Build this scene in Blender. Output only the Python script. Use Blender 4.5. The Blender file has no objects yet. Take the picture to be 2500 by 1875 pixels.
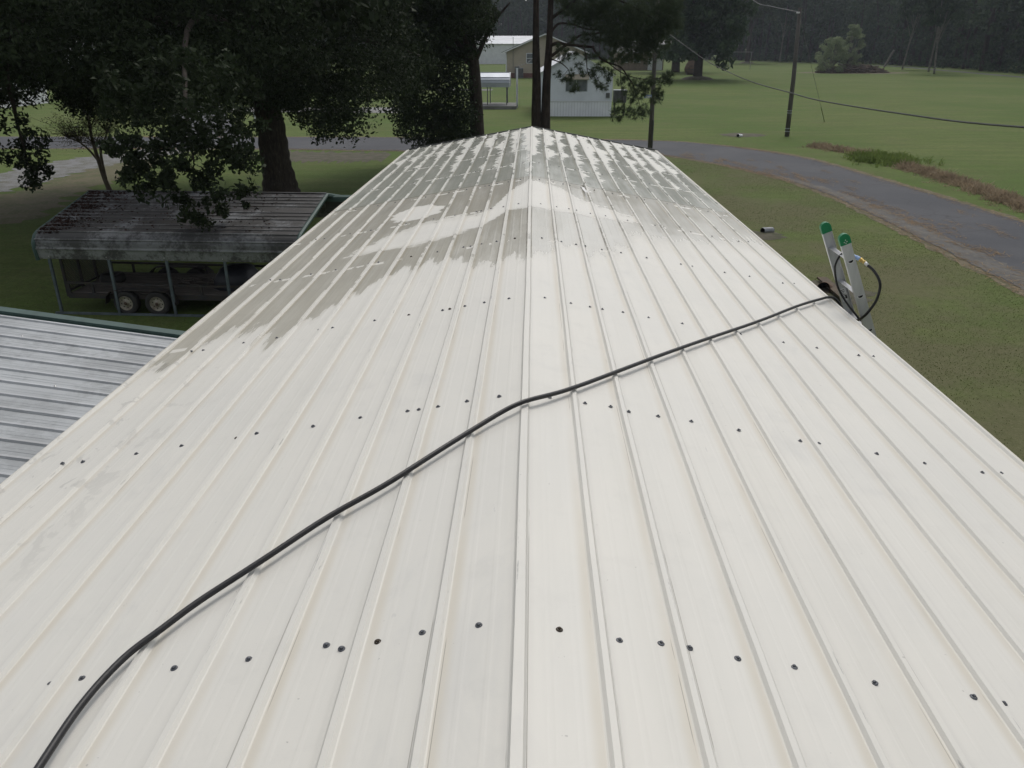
import bpy, math, random
import numpy as np
from mathutils import Vector, Matrix
rad = math.radians
D = bpy.data
scene = bpy.context.scene
COL = scene.collection

# ------------------------------------------------------------------ camera
CAM_H = 6.0
cd = D.cameras.new('camera'); cam = D.objects.new('camera', cd); COL.objects.link(cam)
cd.sensor_width = 36.0; cd.sensor_fit = 'HORIZONTAL'; cd.lens = 27.56
cd.clip_start = 0.05; cd.clip_end = 3000
cam.location = (0.024, 0.0, CAM_H)
cam.rotation_euler = (math.pi/2 - 0.40745, 0.0005, 0.02555)
scene.camera = cam
# ------------------------------------------------------------------ sky and sun (bright, thin overcast)
SUN_EL, SUN_AZ = 54.0, 14.0            # azimuth measured from +Y (view direction) towards +X
world = D.worlds.new('World'); scene.world = world; world.use_nodes = True
wn, wl = world.node_tree.nodes, world.node_tree.links
wn.clear()
wo = wn.new('ShaderNodeOutputWorld'); bg = wn.new('ShaderNodeBackground')
sky = wn.new('ShaderNodeTexSky'); sky.sky_type = 'NISHITA'; sky.sun_disc = False
sky.sun_elevation = rad(SUN_EL); sky.sun_rotation = rad(SUN_AZ)
sky.air_density = 1.0; sky.dust_density = 3.0; sky.ozone_density = 1.0
hs = wn.new('ShaderNodeHueSaturation'); hs.inputs['Saturation'].default_value = 0.22
hs.inputs['Value'].default_value = 1.0
wl.new(sky.outputs[0], hs.inputs['Color']); wl.new(hs.outputs[0], bg.inputs['Color'])
bg.inputs['Strength'].default_value = 0.15
wl.new(bg.outputs[0], wo.inputs[0])
sd = D.lights.new('sun', 'SUN'); sun = D.objects.new('sun', sd); COL.objects.link(sun)
sd.energy = 1.0; sd.angle = rad(18); sd.color = (1.0, 0.95, 0.87)
az, el = rad(SUN_AZ), rad(SUN_EL)
to_sun = Vector((math.sin(az)*math.cos(el), math.cos(az)*math.cos(el), math.sin(el)))
sun.rotation_euler = to_sun.to_track_quat('Z', 'Y').to_euler()
sun.location = to_sun*60
vs = scene.view_settings
vs.view_transform = 'Standard'; vs.look = 'None'; vs.exposure = -0.12; vs.gamma = 1.0
vs.use_curve_mapping = False
cy = scene.cycles
cy.max_bounces = 6; cy.diffuse_bounces = 3; cy.glossy_bounces = 3; cy.transmission_bounces = 3
cy.transparent_max_bounces = 4; cy.use_denoising = True

# ------------------------------------------------------------------ node helpers
class NT:
    def __init__(s, name):
        s.m = D.materials.new(name); s.m.use_nodes = True
        s.t = s.m.node_tree; s.t.nodes.clear()
        s.out = s.t.nodes.new('ShaderNodeOutputMaterial')
        s.co = s.t.nodes.new('ShaderNodeTexCoord').outputs['Object']
    def n(s, typ, **kw):
        nd = s.t.nodes.new(typ)
        for k, v in kw.items(): setattr(nd, k, v)
        return nd
    def L(s, a, b): s.t.links.new(a, b)
    def put(s, sock, v):
        if isinstance(v, bpy.types.NodeSocket): s.L(v, sock)
        else: sock.default_value = v
    def math(s, op, a, b=0.0, c=None, clamp=False):
        nd = s.n('ShaderNodeMath', operation=op); nd.use_clamp = clamp
        s.put(nd.inputs[0], a); s.put(nd.inputs[1], b)
        if c is not None: s.put(nd.inputs[2], c)
        return nd.outputs[0]
    def map(s, scale=(1, 1, 1), loc=(0, 0, 0), rot=(0, 0, 0), src=None):
        nd = s.n('ShaderNodeMapping'); nd.inputs['Scale'].default_value = scale
        nd.inputs['Location'].default_value = loc; nd.inputs['Rotation'].default_value = rot
        s.L(src or s.co, nd.inputs['Vector']); return nd.outputs[0]
    def noise(s, scale, detail=4, rough=0.55, vec=None, dist=0.0):
        nd = s.n('ShaderNodeTexNoise'); s.L(vec or s.co, nd.inputs['Vector'])
        nd.inputs['Scale'].default_value = scale; nd.inputs['Detail'].default_value = detail
        nd.inputs['Roughness'].default_value = rough; nd.inputs['Distortion'].default_value = dist
        return nd.outputs['Fac']
    def ss(s, v, lo, hi, a=0.0, b=1.0):
        nd = s.n('ShaderNodeMapRange'); nd.interpolation_type = 'SMOOTHSTEP'
        s.put(nd.inputs['Value'], v); nd.inputs['From Min'].default_value = lo; nd.inputs['From Max'].default_value = hi
        nd.inputs['To Min'].default_value = a; nd.inputs['To Max'].default_value = b
        return nd.outputs['Result']
    def mix(s, f, a, b, blend='MIX'):
        nd = s.n('ShaderNodeMix', data_type='RGBA'); nd.blend_type = blend
        s.put(nd.inputs['Factor'], f)
        for k, v in ((6, a), (7, b)):
            s.put(nd.inputs[k], v if isinstance(v, bpy.types.NodeSocket) else (*v, 1))
        return nd.outputs[2]
    def bump(s, h, strength=0.3, dist=0.02, normal=None):
        nd = s.n('ShaderNodeBump'); nd.inputs['Strength'].default_value = strength
        nd.inputs['Distance'].default_value = dist; s.L(h, nd.inputs['Height'])
        if normal is not None: s.L(normal, nd.inputs['Normal'])
        return nd.outputs[0]
    def pbr(s, col, rough=0.6, metal=0.0, normal=None, spec=0.5):
        p = s.n('ShaderNodeBsdfPrincipled')
        s.put(p.inputs['Base Color'], col if isinstance(col, bpy.types.NodeSocket) else (*col, 1))
        s.put(p.inputs['Roughness'], rough); s.put(p.inputs['Metallic'], metal)
        s.put(p.inputs['Specular IOR Level'], spec)
        if normal is not None: s.L(normal, p.inputs['Normal'])
        s.L(p.outputs[0], s.out.inputs['Surface']); return p

def simple(name, c1, c2=None, scale=4.0, rough=0.6, metal=0.0, bump=0.0, bscale=40.0, stretch=(1, 1, 1), lo=0.35, hi=0.68, spec=0.4, c3=None, s3=20.0):
    t = NT(name)
    if c2 is None: c2 = tuple(v*0.72 for v in c1)
    v = t.map(stretch)
    col = t.mix(t.ss(t.noise(scale, 6, 0.6, v), lo, hi), c1, c2)
    if c3 is not None:
        col = t.mix(t.ss(t.noise(s3, 4, 0.6, v), 0.52, 0.68), col, c3)
    nrm = t.bump(t.noise(bscale, 4, 0.6, v), bump, 0.01) if bump else None
    t.pbr(col, rough, metal, nrm, spec)
    return t.m

def leaf_mat(name, c1, c2, trans=0.2, rough=0.7):
    t = NT(name)
    geo = t.n('ShaderNodeNewGeometry')
    col = t.mix(geo.outputs['Random Per Island'], c1, c2)
    col = t.mix(t.ss(t.noise(0.5, 3), 0.35, 0.7, 0.0, 0.6), col, tuple(v*0.6 for v in c1))
    p = t.n('ShaderNodeBsdfPrincipled'); t.L(col, p.inputs['Base Color'])
    p.inputs['Roughness'].default_value = rough; p.inputs['Specular IOR Level'].default_value = 0.15
    tr = t.n('ShaderNodeBsdfTranslucent'); t.L(col, tr.inputs['Color'])
    mx = t.n('ShaderNodeMixShader'); mx.inputs[0].default_value = trans
    t.L(p.outputs[0], mx.inputs[1]); t.L(tr.outputs[0], mx.inputs[2])
    t.L(mx.outputs[0], t.out.inputs['Surface'])
    return t.m

M = {}
# ------------------------------------------------------------------ mesh helpers
class MB:
    def __init__(s): s.v = []; s.f = []
    def add(s, vs_, fs):
        o = len(s.v); s.v += [tuple(p) for p in vs_]; s.f += [tuple(i+o for i in f) for f in fs]; return s
    def box(s, c, size, rz=0.0, mat=None):
        hx, hy, hz = (q/2 for q in size)
        p = [Vector((x*hx, y*hy, z*hz)) for x in (-1, 1) for y in (-1, 1) for z in (-1, 1)]
        m = mat or Matrix.Rotation(rz, 3, 'Z')
        return s.add([m @ q + Vector(c) for q in p],
                     [(0, 1, 3, 2), (4, 6, 7, 5), (0, 4, 5, 1), (2, 3, 7, 6), (0, 2, 6, 4), (1, 5, 7, 3)])
    def bar(s, a, b, w, h=None, up=(0, 0, 1)):
        a, b = Vector(a), Vector(b); h = h or w
        d = (b-a).normalized(); u = Vector(up)
        if abs(d.dot(u)) > .98: u = Vector((1, 0, 0))
        x = d.cross(u).normalized(); y = x.cross(d)
        o = [x*sx*w/2 + y*sy*h/2 for sx, sy in ((-1, -1), (1, -1), (1, 1), (-1, 1))]
        return s.add([a+q for q in o]+[b+q for q in o],
                     [(3, 2, 1, 0), (4, 5, 6, 7), (0, 1, 5, 4), (1, 2, 6, 5), (2, 3, 7, 6), (3, 0, 4, 7)])
    def tube(s, pts, r, n=8, cap=True):
        pts = [Vector(p) for p in pts]
        rs = r if isinstance(r, (list, tuple)) else [r]*len(pts)
        ref = Vector((0, 0, 1)); vs_ = []; fs = []
        prev = None
        for i, p in enumerate(pts):
            d = (pts[min(i+1, len(pts)-1)] - pts[max(i-1, 0)])
            if d.length < 1e-9: d = Vector((0, 0, 1))
            d.normalize()
            if prev is None:
                x = d.cross(ref if abs(d.dot(ref)) < .95 else Vector((1, 0, 0))).normalized()
            else:
                x = (prev - d*prev.dot(d)).normalized()
            prev = x; y = d.cross(x)
            for k in range(n):
                a = 2*math.pi*k/n
                vs_.append(p + (x*math.cos(a)+y*math.sin(a))*rs[i])
        for i in range(len(pts)-1):
            for k in range(n):
                fs.append((i*n+k, i*n+(k+1) % n, (i+1)*n+(k+1) % n, (i+1)*n+k))
        if cap:
            fs.append(tuple(range(n-1, -1, -1))); fs.append(tuple(range((len(pts)-1)*n, len(pts)*n)))
        return s.add(vs_, fs)
    def lathe(s, prof, c, axis='Z', n=20):
        # prof: list of (r, h) ; axis the spin axis
        vs_ = []; fs = []
        for r, h in prof:
            for k in range(n):
                a = 2*math.pi*k/n; q = (r*math.cos(a), r*math.sin(a), h)
                if axis == 'Y': q = (q[0], q[2], q[1])
                if axis == 'X': q = (q[2], q[0], q[1])
                vs_.append(Vector(q)+Vector(c))
        for i in range(len(prof)-1):
            for k in range(n):
                fs.append((i*n+k, i*n+(k+1) % n, (i+1)*n+(k+1) % n, (i+1)*n+k))
        return s.add(vs_, fs)
    def prism(s, poly, y0, y1, plane='XZ'):
        n = len(poly)
        def P(p, y): return (p[0], y, p[1]) if plane == 'XZ' else ((y, p[0], p[1]) if plane == 'YZ' else (p[0], p[1], y))
        return s.add([P(p, y0) for p in poly]+[P(p, y1) for p in poly],
                     [tuple(range(n)), tuple(range(2*n-1, n-1, -1))]+[(i, i+n, (i+1) % n+n, (i+1) % n) for i in range(n)])
    def build(s, name, m, parent=None, smooth=False):
        me = D.meshes.new(name); me.from_pydata(s.v, [], s.f); me.update()
        return link(name, me, m, parent, smooth)

def link(name, me, m, parent=None, smooth=False):
    if m is not None and len(me.materials) == 0: me.materials.append(M[m] if isinstance(m, str) else m)
    if smooth: me.polygons.foreach_set('use_smooth', [True]*len(me.polygons))
    o = D.objects.new(name, me); COL.objects.link(o)
    if parent is not None: adopt(o, parent)
    return o
def wloc(o):
    p = o.location.copy()
    while o.parent is not None:
        p = o.parent.location + (p if False else Vector((0, 0, 0))); o = o.parent
    return p
def adopt(o, parent):
    o.parent = parent
    if parent.type == 'EMPTY':
        o.matrix_parent_inverse = Matrix.Translation(-parent.location)
def thing(name, label, cat, loc=(0, 0, 0), group=None):
    o = D.objects.new(name, None); COL.objects.link(o); o.location = loc
    o.empty_display_size = 0.2
    return tag(o, label, cat, group)
def tag(o, label, cat, group=None):
    o['label'] = label; o['category'] = cat
    if group: o['group'] = group
    return o
def kind(o, k, label=None):
    o['kind'] = k
    if label: o['label'] = label
    return o
def raw_mesh(name, V, F):
    """fast mesh from numpy arrays; F is (n,k)"""
    me = D.meshes.new(name); V = np.asarray(V, np.float32); F = np.asarray(F, np.int32)
    n, k = F.shape
    me.vertices.add(len(V)); me.vertices.foreach_set('co', V.ravel())
    me.loops.add(n*k); me.loops.foreach_set('vertex_index', F.ravel())
    me.polygons.add(n)
    me.polygons.foreach_set('loop_start', np.arange(0, n*k, k, dtype=np.int32))
    me.polygons.foreach_set('loop_total', np.full(n, k, np.int32))
    me.update(calc_edges=True); me.validate()
    return me
def unit(v): return v/np.maximum(np.linalg.norm(v, axis=-1, keepdims=True), 1e-9)
def leaves(C, size, rng, aspect=0.45, droop=0.25, flat=0.0):
    """kite shaped leaf quads at points C"""
    C = np.asarray(C, float); n = len(C)
    d = rng.normal(size=(n, 3)); d[:, 2] = d[:, 2]*(1-flat) - droop; d = unit(d)
    s = unit(np.cross(d, rng.normal(size=(n, 3)))); nn = np.cross(d, s)
    L = (size*rng.uniform(0.65, 1.3, n))[:, None]; W = L*aspect*rng.uniform(.8, 1.2, n)[:, None]*0.5
    base = C-d*L*.5; tip = C+d*L*.5+nn*L*rng.uniform(-.15, .15, (n, 1))
    m = C+d*L*.05
    V = np.stack([base, m+s*W+nn*W*.25, tip, m-s*W+nn*W*.25], 1).reshape(-1, 3)
    F = np.arange(n*4).reshape(n, 4)
    return V, F
def needles(C, axis, rng, per=22, length=0.3, width=0.022, spread=0.9):
    C = np.repeat(np.asarray(C, float), per, 0); A = np.repeat(np.asarray(axis, float), per, 0); n = len(C)
    d = unit(A+rng.normal(size=(n, 3))*spread); s = unit(np.cross(d, rng.normal(size=(n, 3))))
    L = (length*rng.uniform(.7, 1.2, n))[:, None]
    C = C+A*rng.uniform(-.35, .1, (n, 1))*length
    V = np.stack([C-s*width/2, C+s*width/2, C+d*L], 1).reshape(-1, 3)
    return V, np.arange(n*3).reshape(n, 3)
def smooth_path(pts, sub=6):
    P = [Vector(p) for p in pts]; out = []
    for i in range(len(P)-1):
        p0, p1, p2, p3 = P[max(i-1, 0)], P[i], P[i+1], P[min(i+2, len(P)-1)]
        for k in range(sub):
            t = k/sub
            out.append(0.5*((2*p1)+(p2-p0)*t+(2*p0-5*p1+4*p2-p3)*t*t+(3*p1-p0-3*p2+p3)*t**3))
    out.append(P[-1]); return out

# ------------------------------------------------------------------ materials
def grass_material():
    t = NT('lawn')
    big = t.noise(0.045, 5, 0.6); mid = t.noise(0.30, 6, 0.65); fine = t.noise(7.0, 4, 0.7)
    streak = t.noise(1.0, 5, 0.6, t.map((0.16, 1.1, 1), rot=(0, 0, 0.2)))
    col = t.mix(t.ss(big, .40, .60), (.090, .150, .034), (.142, .178, .056))
    col = t.mix(t.ss(mid, .42, .68, 0, .60), col, (.138, .142, .064))
    col = t.mix(t.ss(streak, .40, .64, 0, .60), col, (.076, .126, .028))
    col = t.mix(t.ss(fine, .40, .72, 0, .50), col, (.060, .092, .024))
    col = t.mix(t.ss(t.noise(1.7, 8, .75), .42, .66, 0, .45), col, (.074, .104, .030))
    sp = t.n('ShaderNodeSeparateXYZ'); t.L(t.co, sp.inputs[0])
    yard = t.math('MULTIPLY', t.ss(sp.outputs[0], 1, 4), t.math('MULTIPLY', t.ss(sp.outputs[0], 11, 15, 1, 0), t.ss(sp.outputs[1], 40, 52, 1, 0)))
    yard = t.math('MULTIPLY', yard, t.ss(t.noise(.22, 5, .65, t.map((1, 1, 1), loc=(8, 3, 0))), .36, .60, .10, .85))
    col = t.mix(yard, col, (.125, .118, .068))
    col = t.mix(t.ss(t.noise(3.6, 8, .8), .46, .62, 0, .42), col, (.072, .086, .032))
    col = t.mix(t.ss(t.noise(16, 6, .8), .48, .66, 0, .50), col, (.175, .172, .095))
    h = t.math('ADD', t.noise(26, 4, .7), t.math('MULTIPLY', t.noise(3, 3, .6), 1.2))
    t.pbr(col, .95, 0, t.bump(h, .45, .04), .10)
    return t.m
M['lawn'] = grass_material()
def asphalt_material():
    t = NT('asphalt')
    col = t.mix(t.ss(t.noise(.25, 5, .6), .35, .7), (.064, .068, .078), (.086, .089, .098))
    col = t.mix(t.ss(t.noise(60, 3, .7), .4, .75, 0, .5), col, (.042, .043, .047))
    vor = t.n('ShaderNodeTexVoronoi', feature='DISTANCE_TO_EDGE'); vor.inputs['Scale'].default_value = .42
    nz = t.n('ShaderNodeTexNoise'); nz.inputs['Scale'].default_value = 1.3; nz.inputs['Detail'].default_value = 5
    t.L(t.co, nz.inputs['Vector'])
    va = t.n('ShaderNodeVectorMath', operation='MULTIPLY_ADD'); t.L(nz.outputs['Color'], va.inputs[0]); va.inputs[1].default_value = (1.1, 1.1, 0); t.L(t.co, va.inputs[2])
    t.L(va.outputs[0], vor.inputs['Vector'])
    crack = t.math('MULTIPLY', t.ss(vor.outputs['Distance'], .0, .022, 1, 0), t.ss(t.noise(.16, 2), .45, .62))
    col = t.mix(t.math('MULTIPLY', crack, .7), col, (.035, .035, .036))
    t.pbr(col, .85, 0, t.bump(t.noise(90, 3, .7), .4, .01), .25)
    return t.m
M['asphalt'] = asphalt_material()
M['dirt'] = simple('dirt', (.145, .12, .078), (.085, .085, .042), 2.2, .95, bump=.6, bscale=30, c3=(.24, .19, .12), s3=7)
M['gravel'] = simple('gravel', (.19, .19, .195), (.10, .10, .07), 1.4, .95, bump=.9, bscale=24, c3=(.25, .26, .28), s3=16)
M['dry_lawn'] = simple('dry_lawn', (.120, .105, .060), (.078, .088, .032), .9, .95, bump=.5, bscale=20, c3=(.15, .13, .08), s3=6)
M['mud'] = simple('mud', (.10, .088, .066), (.055, .058, .028), 1.6, .95, bump=.6, bscale=14)
M['concrete'] = simple('concrete', (.22, .22, .215), (.15, .15, .145), 1.4, .9, bump=.3)
M['bark_oak'] = simple('bark_oak', (.050, .040, .032), (.026, .021, .017), 3.5, .95, bump=1.0, bscale=9, stretch=(3, 3, .5), c3=(.075, .062, .05), s3=8)
M['bark_pine'] = simple('bark_pine', (.055, .040, .032), (.026, .020, .017), 4, .95, bump=1.0, bscale=10, stretch=(2.4, 2.4, .6))
M['bark_pale'] = simple('bark_pale', (.20, .19, .165), (.11, .10, .08), 3, .9, bump=.5, bscale=12)
M['wood_pole'] = simple('wood_pole', (.125, .118, .108), (.07, .064, .058), 5, .9, bump=.6, bscale=30, stretch=(5, 5, .35))
M['leaf_oak'] = leaf_mat('leaf_oak', (.022, .034, .016), (.046, .064, .030), .15)
M['leaf_oak_light'] = leaf_mat('leaf_oak_light', (.028, .044, .021), (.054, .075, .034), .18)
M['leaf_far'] = leaf_mat('leaf_far', (.042, .072, .038), (.080, .120, .058), .22, .8)
M['leaf_bush'] = leaf_mat('leaf_bush', (.22, .28, .16), (.31, .36, .22), .5)
M['leaf_crepe'] = leaf_mat('leaf_crepe', (.055, .062, .030), (.10, .095, .05), .25)
M['needle'] = leaf_mat('needle', (.062, .088, .048), (.105, .135, .072), .4)
M['dry_grass'] = leaf_mat('dry_grass', (.32, .25, .17), (.44, .36, .26), .4, .9)
M['weed'] = leaf_mat('weed', (.13, .19, .05), (.20, .26, .08), .45, .8)
M['straw'] = leaf_mat('straw', (.24, .16, .09), (.36, .27, .17), .1, .9)
M['blade'] = leaf_mat('blade', (.10, .135, .045), (.155, .16, .078), .45, .9)
M['twig'] = simple('twig', (.075, .062, .052), (.035, .03, .026), 6, .95)
M['brush'] = simple('brush', (.16, .125, .10), (.085, .068, .056), 1.5, .95)
M['green_trim'] = simple('green_trim', (.060, .105, .095), (.045, .078, .072), 5, .55)
M['post_paint'] = simple('post_paint', (.115, .145, .16), (.075, .095, .105), 4, .5)
M['steel_dark'] = simple('steel_dark', (.040, .040, .043), (.058, .048, .042), 6, .6, .2)
M['rubber'] = simple('rubber', (.028, .028, .029), (.042, .040, .038), 8, .75, bump=.2, bscale=60)
M['rim'] = simple('rim', (.36, .34, .28), (.20, .17, .13), 9, .5, .2)
M['deck_wood'] = simple('deck_wood', (.17, .15, .135), (.10, .09, .08), 3, .9, bump=.4, stretch=(1, 8, 8))
M['cl_grey'] = simple('cl_grey', (.34, .34, .34), None, 2, .7)
M['hose'] = simple('hose', (.014, .014, .016), (.021, .021, .023), 30, .42, bump=.12, bscale=200)
M['aluminium'] = simple('aluminium', (.60, .61, .63), (.52, .53, .55), 4, .36, .45, stretch=(6, 6, .5), bump=.03, bscale=120)
M['green_plastic'] = simple('green_plastic', (.010, .195, .075), (.010, .165, .065), 8, .4)
M['black_hole'] = simple('black_hole', (.012, .012, .012), None, 4, .9)
M['blue_sleeve'] = simple('blue_sleeve', (.30, .44, .70), (.25, .37, .62), 30, .5)
M['brass'] = simple('brass', (.62, .45, .15), (.48, .34, .11), 20, .3, .85)
M['silver'] = simple('silver', (.7, .7, .7), (.6, .6, .6), 20, .3, .6)
M['sticker'] = simple('sticker', (.72, .72, .72), (.64, .64, .65), 20, .5)
M['ink'] = simple('ink', (.03, .03, .035), None, 20, .6)
M['white_siding'] = simple('white_siding', (.76, .80, .86), (.68, .72, .78), .8, .6)
M['white_skirt'] = simple('white_skirt', (.86, .89, .94), (.78, .81, .86), .9, .55)
M['beige_siding'] = simple('beige_siding', (.46, .41, .32), (.40, .355, .28), .6, .7)
M['tan_brick'] = simple('tan_brick', (.25, .20, .15), (.19, .15, .11), 1.2, .85)
M['red_brick'] = simple('red_brick', (.20, .10, .08), (.14, .07, .06), 4, .85)
M['white_paint'] = simple('white_paint', (.74, .76, .79), (.64, .66, .69), .7, .5)
M['white_roof'] = simple('white_roof', (.66, .68, .71), (.54, .56, .60), .5, .35)
M['grey_window'] = simple('grey_window', (.16, .18, .20), (.11, .125, .14), 2, .12)
M['dark_roof'] = simple('dark_roof', (.055, .062, .055), (.035, .04, .036), 1, .8)
M['grey_roof'] = simple('grey_roof', (.30, .31, .32), (.21, .22, .23), .8, .6)
M['ac_grey'] = simple('ac_grey', (.13, .135, .14), (.085, .09, .09), 3, .6)
M['galv_light'] = simple('galv_light', (.42, .45, .50), (.32, .35, .39), .7, .42, .35)
M['rust'] = simple('rust', (.13, .085, .055), (.075, .052, .038), 1.6, .85, bump=.3)
M['corrugated'] = simple('corrugated', (.30, .31, .33), (.20, .21, .22), 4, .4, .4)
M['plank_wood'] = simple('plank_wood', (.12, .09, .06), (.07, .055, .04), 4, .9)
M['screw'] = simple('screw', (.12, .128, .145), (.07, .074, .084), 90, .55, .3)
M['screw_rusty'] = simple('screw_rusty', (.060, .045, .032), (.035, .028, .022), 160, .8, .1)
M['dark_trim'] = simple('dark_trim', (.045, .05, .05), None, 4, .6)
M['ivory_trim'] = simple('ivory_trim', (.66, .63, .55), (.58, .55, .48), 2, .45)
M['cable'] = simple('cable', (.030, .034, .030), (.05, .055, .05), 3, .6)
M['cable_grey'] = simple('cable_grey', (.20, .20, .20), None, 3, .6)

# roof sheet geometry constants
S = 0.2286; RA = 0.17754; CA, SA = math.cos(RA), math.sin(RA)
RIDGE = CAM_H - 1.4857
LAP = 9.79; YEND = 16.3; YBEG = -3.2

def roof_material(name, back):
    t = NT(name)
    sp = t.n('ShaderNodeSeparateXYZ'); t.L(t.co, sp.inputs[0])
    X, Y = sp.outputs[0], sp.outputs[1]
    u = t.math('DIVIDE', X, S*CA)
    nr = t.math('ROUND', u); sg = t.math('SUBTRACT', u, nr); ds = t.math('ABSOLUTE', sg)
    pan = t.math('FLOOR', u)
    wn_ = t.n('ShaderNodeTexWhiteNoise', noise_dimensions='1D'); t.L(pan, wn_.inputs['W'])
    rnd = wn_.outputs['Value']
    # base coat with faint blotches, long streaks and dirt lying along the foot of the ribs
    base = t.mix(t.ss(t.noise(1.3, 5, .6), .35, .7), (.685, .668, .615), (.655, .643, .598))
    base = t.mix(t.ss(t.noise(1.0, 5, .65, t.map((9, .5, 1))), .42, .72, 0, .55), base, (.625, .612, .562))
    base = t.mix(t.ss(t.noise(5.5, 6, .65), .52, .74, 0, .45), base, (.600, .588, .545))
    base = t.mix(t.math('MULTIPLY', rnd, .12), base, (.655, .660, .640))
    up = t.math('MULTIPLY', sg, t.math('SIGN', t.math('MULTIPLY', u, -1.0)))     # > 0 on the uphill side of a rib
    foot = t.math('MULTIPLY', t.ss(up, .05, .10), t.ss(up, .13, .27, 1, 0))
    foot = t.math('MULTIPLY', foot, t.ss(t.noise(1.2, 4, .6, t.map((3, .6, 1))), .20, .60))
    base = t.mix(t.math('MULTIPLY', foot, .72), base, (.575, .535, .45))
    low_side = t.math('MULTIPLY', t.ss(up, -.20, -.11), t.ss(up, -.10, -.06, 1, 0))
    base = t.mix(t.math('MULTIPLY', low_side, .35), base, (.56, .55, .52))
    smear = t.ss(t.noise(1.0, 5, .7, t.map((2.6, 1.1, 1), loc=(3.7, 9.1, 0)), .6),   .56, .74, 0, .42)
    base = t.mix(smear, base, (.55, .545, .52))
    # paint flaked off in thin lines on the shoulders of the ribs, scratches in the pans
    fl = t.math('MULTIPLY', t.ss(ds, .026, .040), t.ss(ds, .046, .060, 1, 0))
    fl = t.math('MULTIPLY', fl, t.ss(t.noise(1.0, 6, .7, t.map((30, 3.0, 1))), .58, .66))
    fl = t.math('MULTIPLY', fl, t.ss(t.noise(.9, 2), .46, .60))
    base = t.mix(t.math('MULTIPLY', fl, .8), base, (.30, .30, .29))
    gap = t.math('MULTIPLY', t.ss(ds, .098, .103), t.ss(ds, .106, .112, 1, 0))  # shade of the gap at the rib foot, painted as broken dark dashes
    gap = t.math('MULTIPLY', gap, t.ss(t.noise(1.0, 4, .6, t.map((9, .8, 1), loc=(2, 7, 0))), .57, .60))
    base = t.mix(t.math('MULTIPLY', gap, .75), base, (.22, .20, .17))  # painted shade of the gaps
    scr = t.math('MULTIPLY', t.ss(t.noise(1.0, 4, .7, t.map((26, 5.5, 1), rot=(0, 0, .35))), .69, .73), t.ss(t.noise(1.4, 3), .50, .66))
    base = t.mix(t.math('MULTIPLY', scr, .45), base, (.40, .40, .40))
    specks = t.ss(t.noise(46, 2, .5), .755, .79)
    base = t.mix(t.math('MULTIPLY', specks, .5), base, (.30, .29, .27))
    prints = t.math('MULTIPLY', t.ss(t.noise(1.0, 4, .7, t.map((5.5, 3.2, 1), loc=(2.2, 4.4, 0)), .4), .58, .62), t.math('MULTIPLY', t.ss(u, -9.6, -7.2, 1, 0), t.math('MULTIPLY', t.ss(Y, 1.8, 2.6), t.ss(Y, 4.8, 5.6, 1, 0))))
    base = t.mix(t.math('MULTIPLY', prints, .55), base, (.46, .45, .42))
    seam = t.math('MULTIPLY', t.ss(Y, LAP+.035, LAP+.055), t.ss(t.noise(3.0, 4, .7), .36, .5))
    if not back: base = t.mix(t.math('MULTIPLY', seam, .6), base, (.26, .25, .23))
    # wet part
    cur = t.n('ShaderNodeFloatCurve'); cm = cur.mapping.curves[0]
    pts = [(-11, 4.5), (-9.3, 4.95), (-7, 5.15), (-5.9, 5.6), (-5, 5.95), (-3.7, 6.15), (-2.2, 5.85), (-.3, 5.85), (.6, 6.2), (2.7, 6.45), (3.8, 7.0), (5.8, 7.3), (8, 7.6), (11, 8.2)]
    for i, (a, b) in enumerate(pts):
        xx, yy = (a+11)/22, b/10
        if i == 0: cm.points[0].location = (xx, yy)
        elif i == len(pts)-1: cm.points[-1].location = (xx, yy)
        else: cm.points.new(xx, yy)
    cur.mapping.update()
    t.L(t.math('DIVIDE', t.math('ADD', u, 11.0), 22.0), cur.inputs['Value'])
    edge = t.math('MULTIPLY', cur.outputs[0], 10.0)
    n1 = t.noise(1.0, 5, .65, t.map((10, 1.0, 1))); n2 = t.noise(1.5, 4, .6); n3 = t.noise(1.0, 5, .7, t.map((22, 1.6, 1), loc=(5, 0, 0)))
    e = t.math('SUBTRACT', Y, edge)
    e = t.math('ADD', e, t.math('MULTIPLY', t.math('SUBTRACT', n1, .5), 1.5))
    e = t.math('ADD', e, t.math('MULTIPLY', t.math('SUBTRACT', n2, .5), .7))
    e = t.math('ADD', e, t.math('MULTIPLY', t.math('SUBTRACT', rnd, .5), .45))
    soft = t.ss(u, -2, 6, 0, 1)
    wet = t.math('ADD', t.math('MULTIPLY', t.ss(e, -.16, .14), t.math('SUBTRACT', 1.0, soft)), t.math('MULTIPLY', t.ss(e, -.5, .75), soft))
    # dry islands: one band across the roof, then broken wisps further out
    def curve(pts_):
        c_ = t.n('ShaderNodeFloatCurve'); m_ = c_.mapping.curves[0]
        for i, (a, b) in enumerate(pts_):
            xx, yy = (a+11)/22, b/10
            if i == 0: m_.points[0].location = (xx, yy)
            elif i == len(pts_)-1: m_.points[-1].location = (xx, yy)
            else: m_.points.new(xx, yy)
        for q in m_.points: q.handle_type = 'VECTOR'
        c_.mapping.update()
        t.L(t.math('DIVIDE', t.math('ADD', u, 11.0), 22.0), c_.inputs['Value'])
        return t.math('MULTIPLY', c_.outputs[0], 10.0)
    low_ = curve([(-11, 7.3), (-7.8, 6.95), (-4.6, 6.98), (-2.9, 7.14), (-1.97, 7.33), (-.95, 7.84), (0, 7.84), (2.45, 7.9), (4.65, 8.0), (5.3, 8.4), (11, 8.8)])
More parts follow.
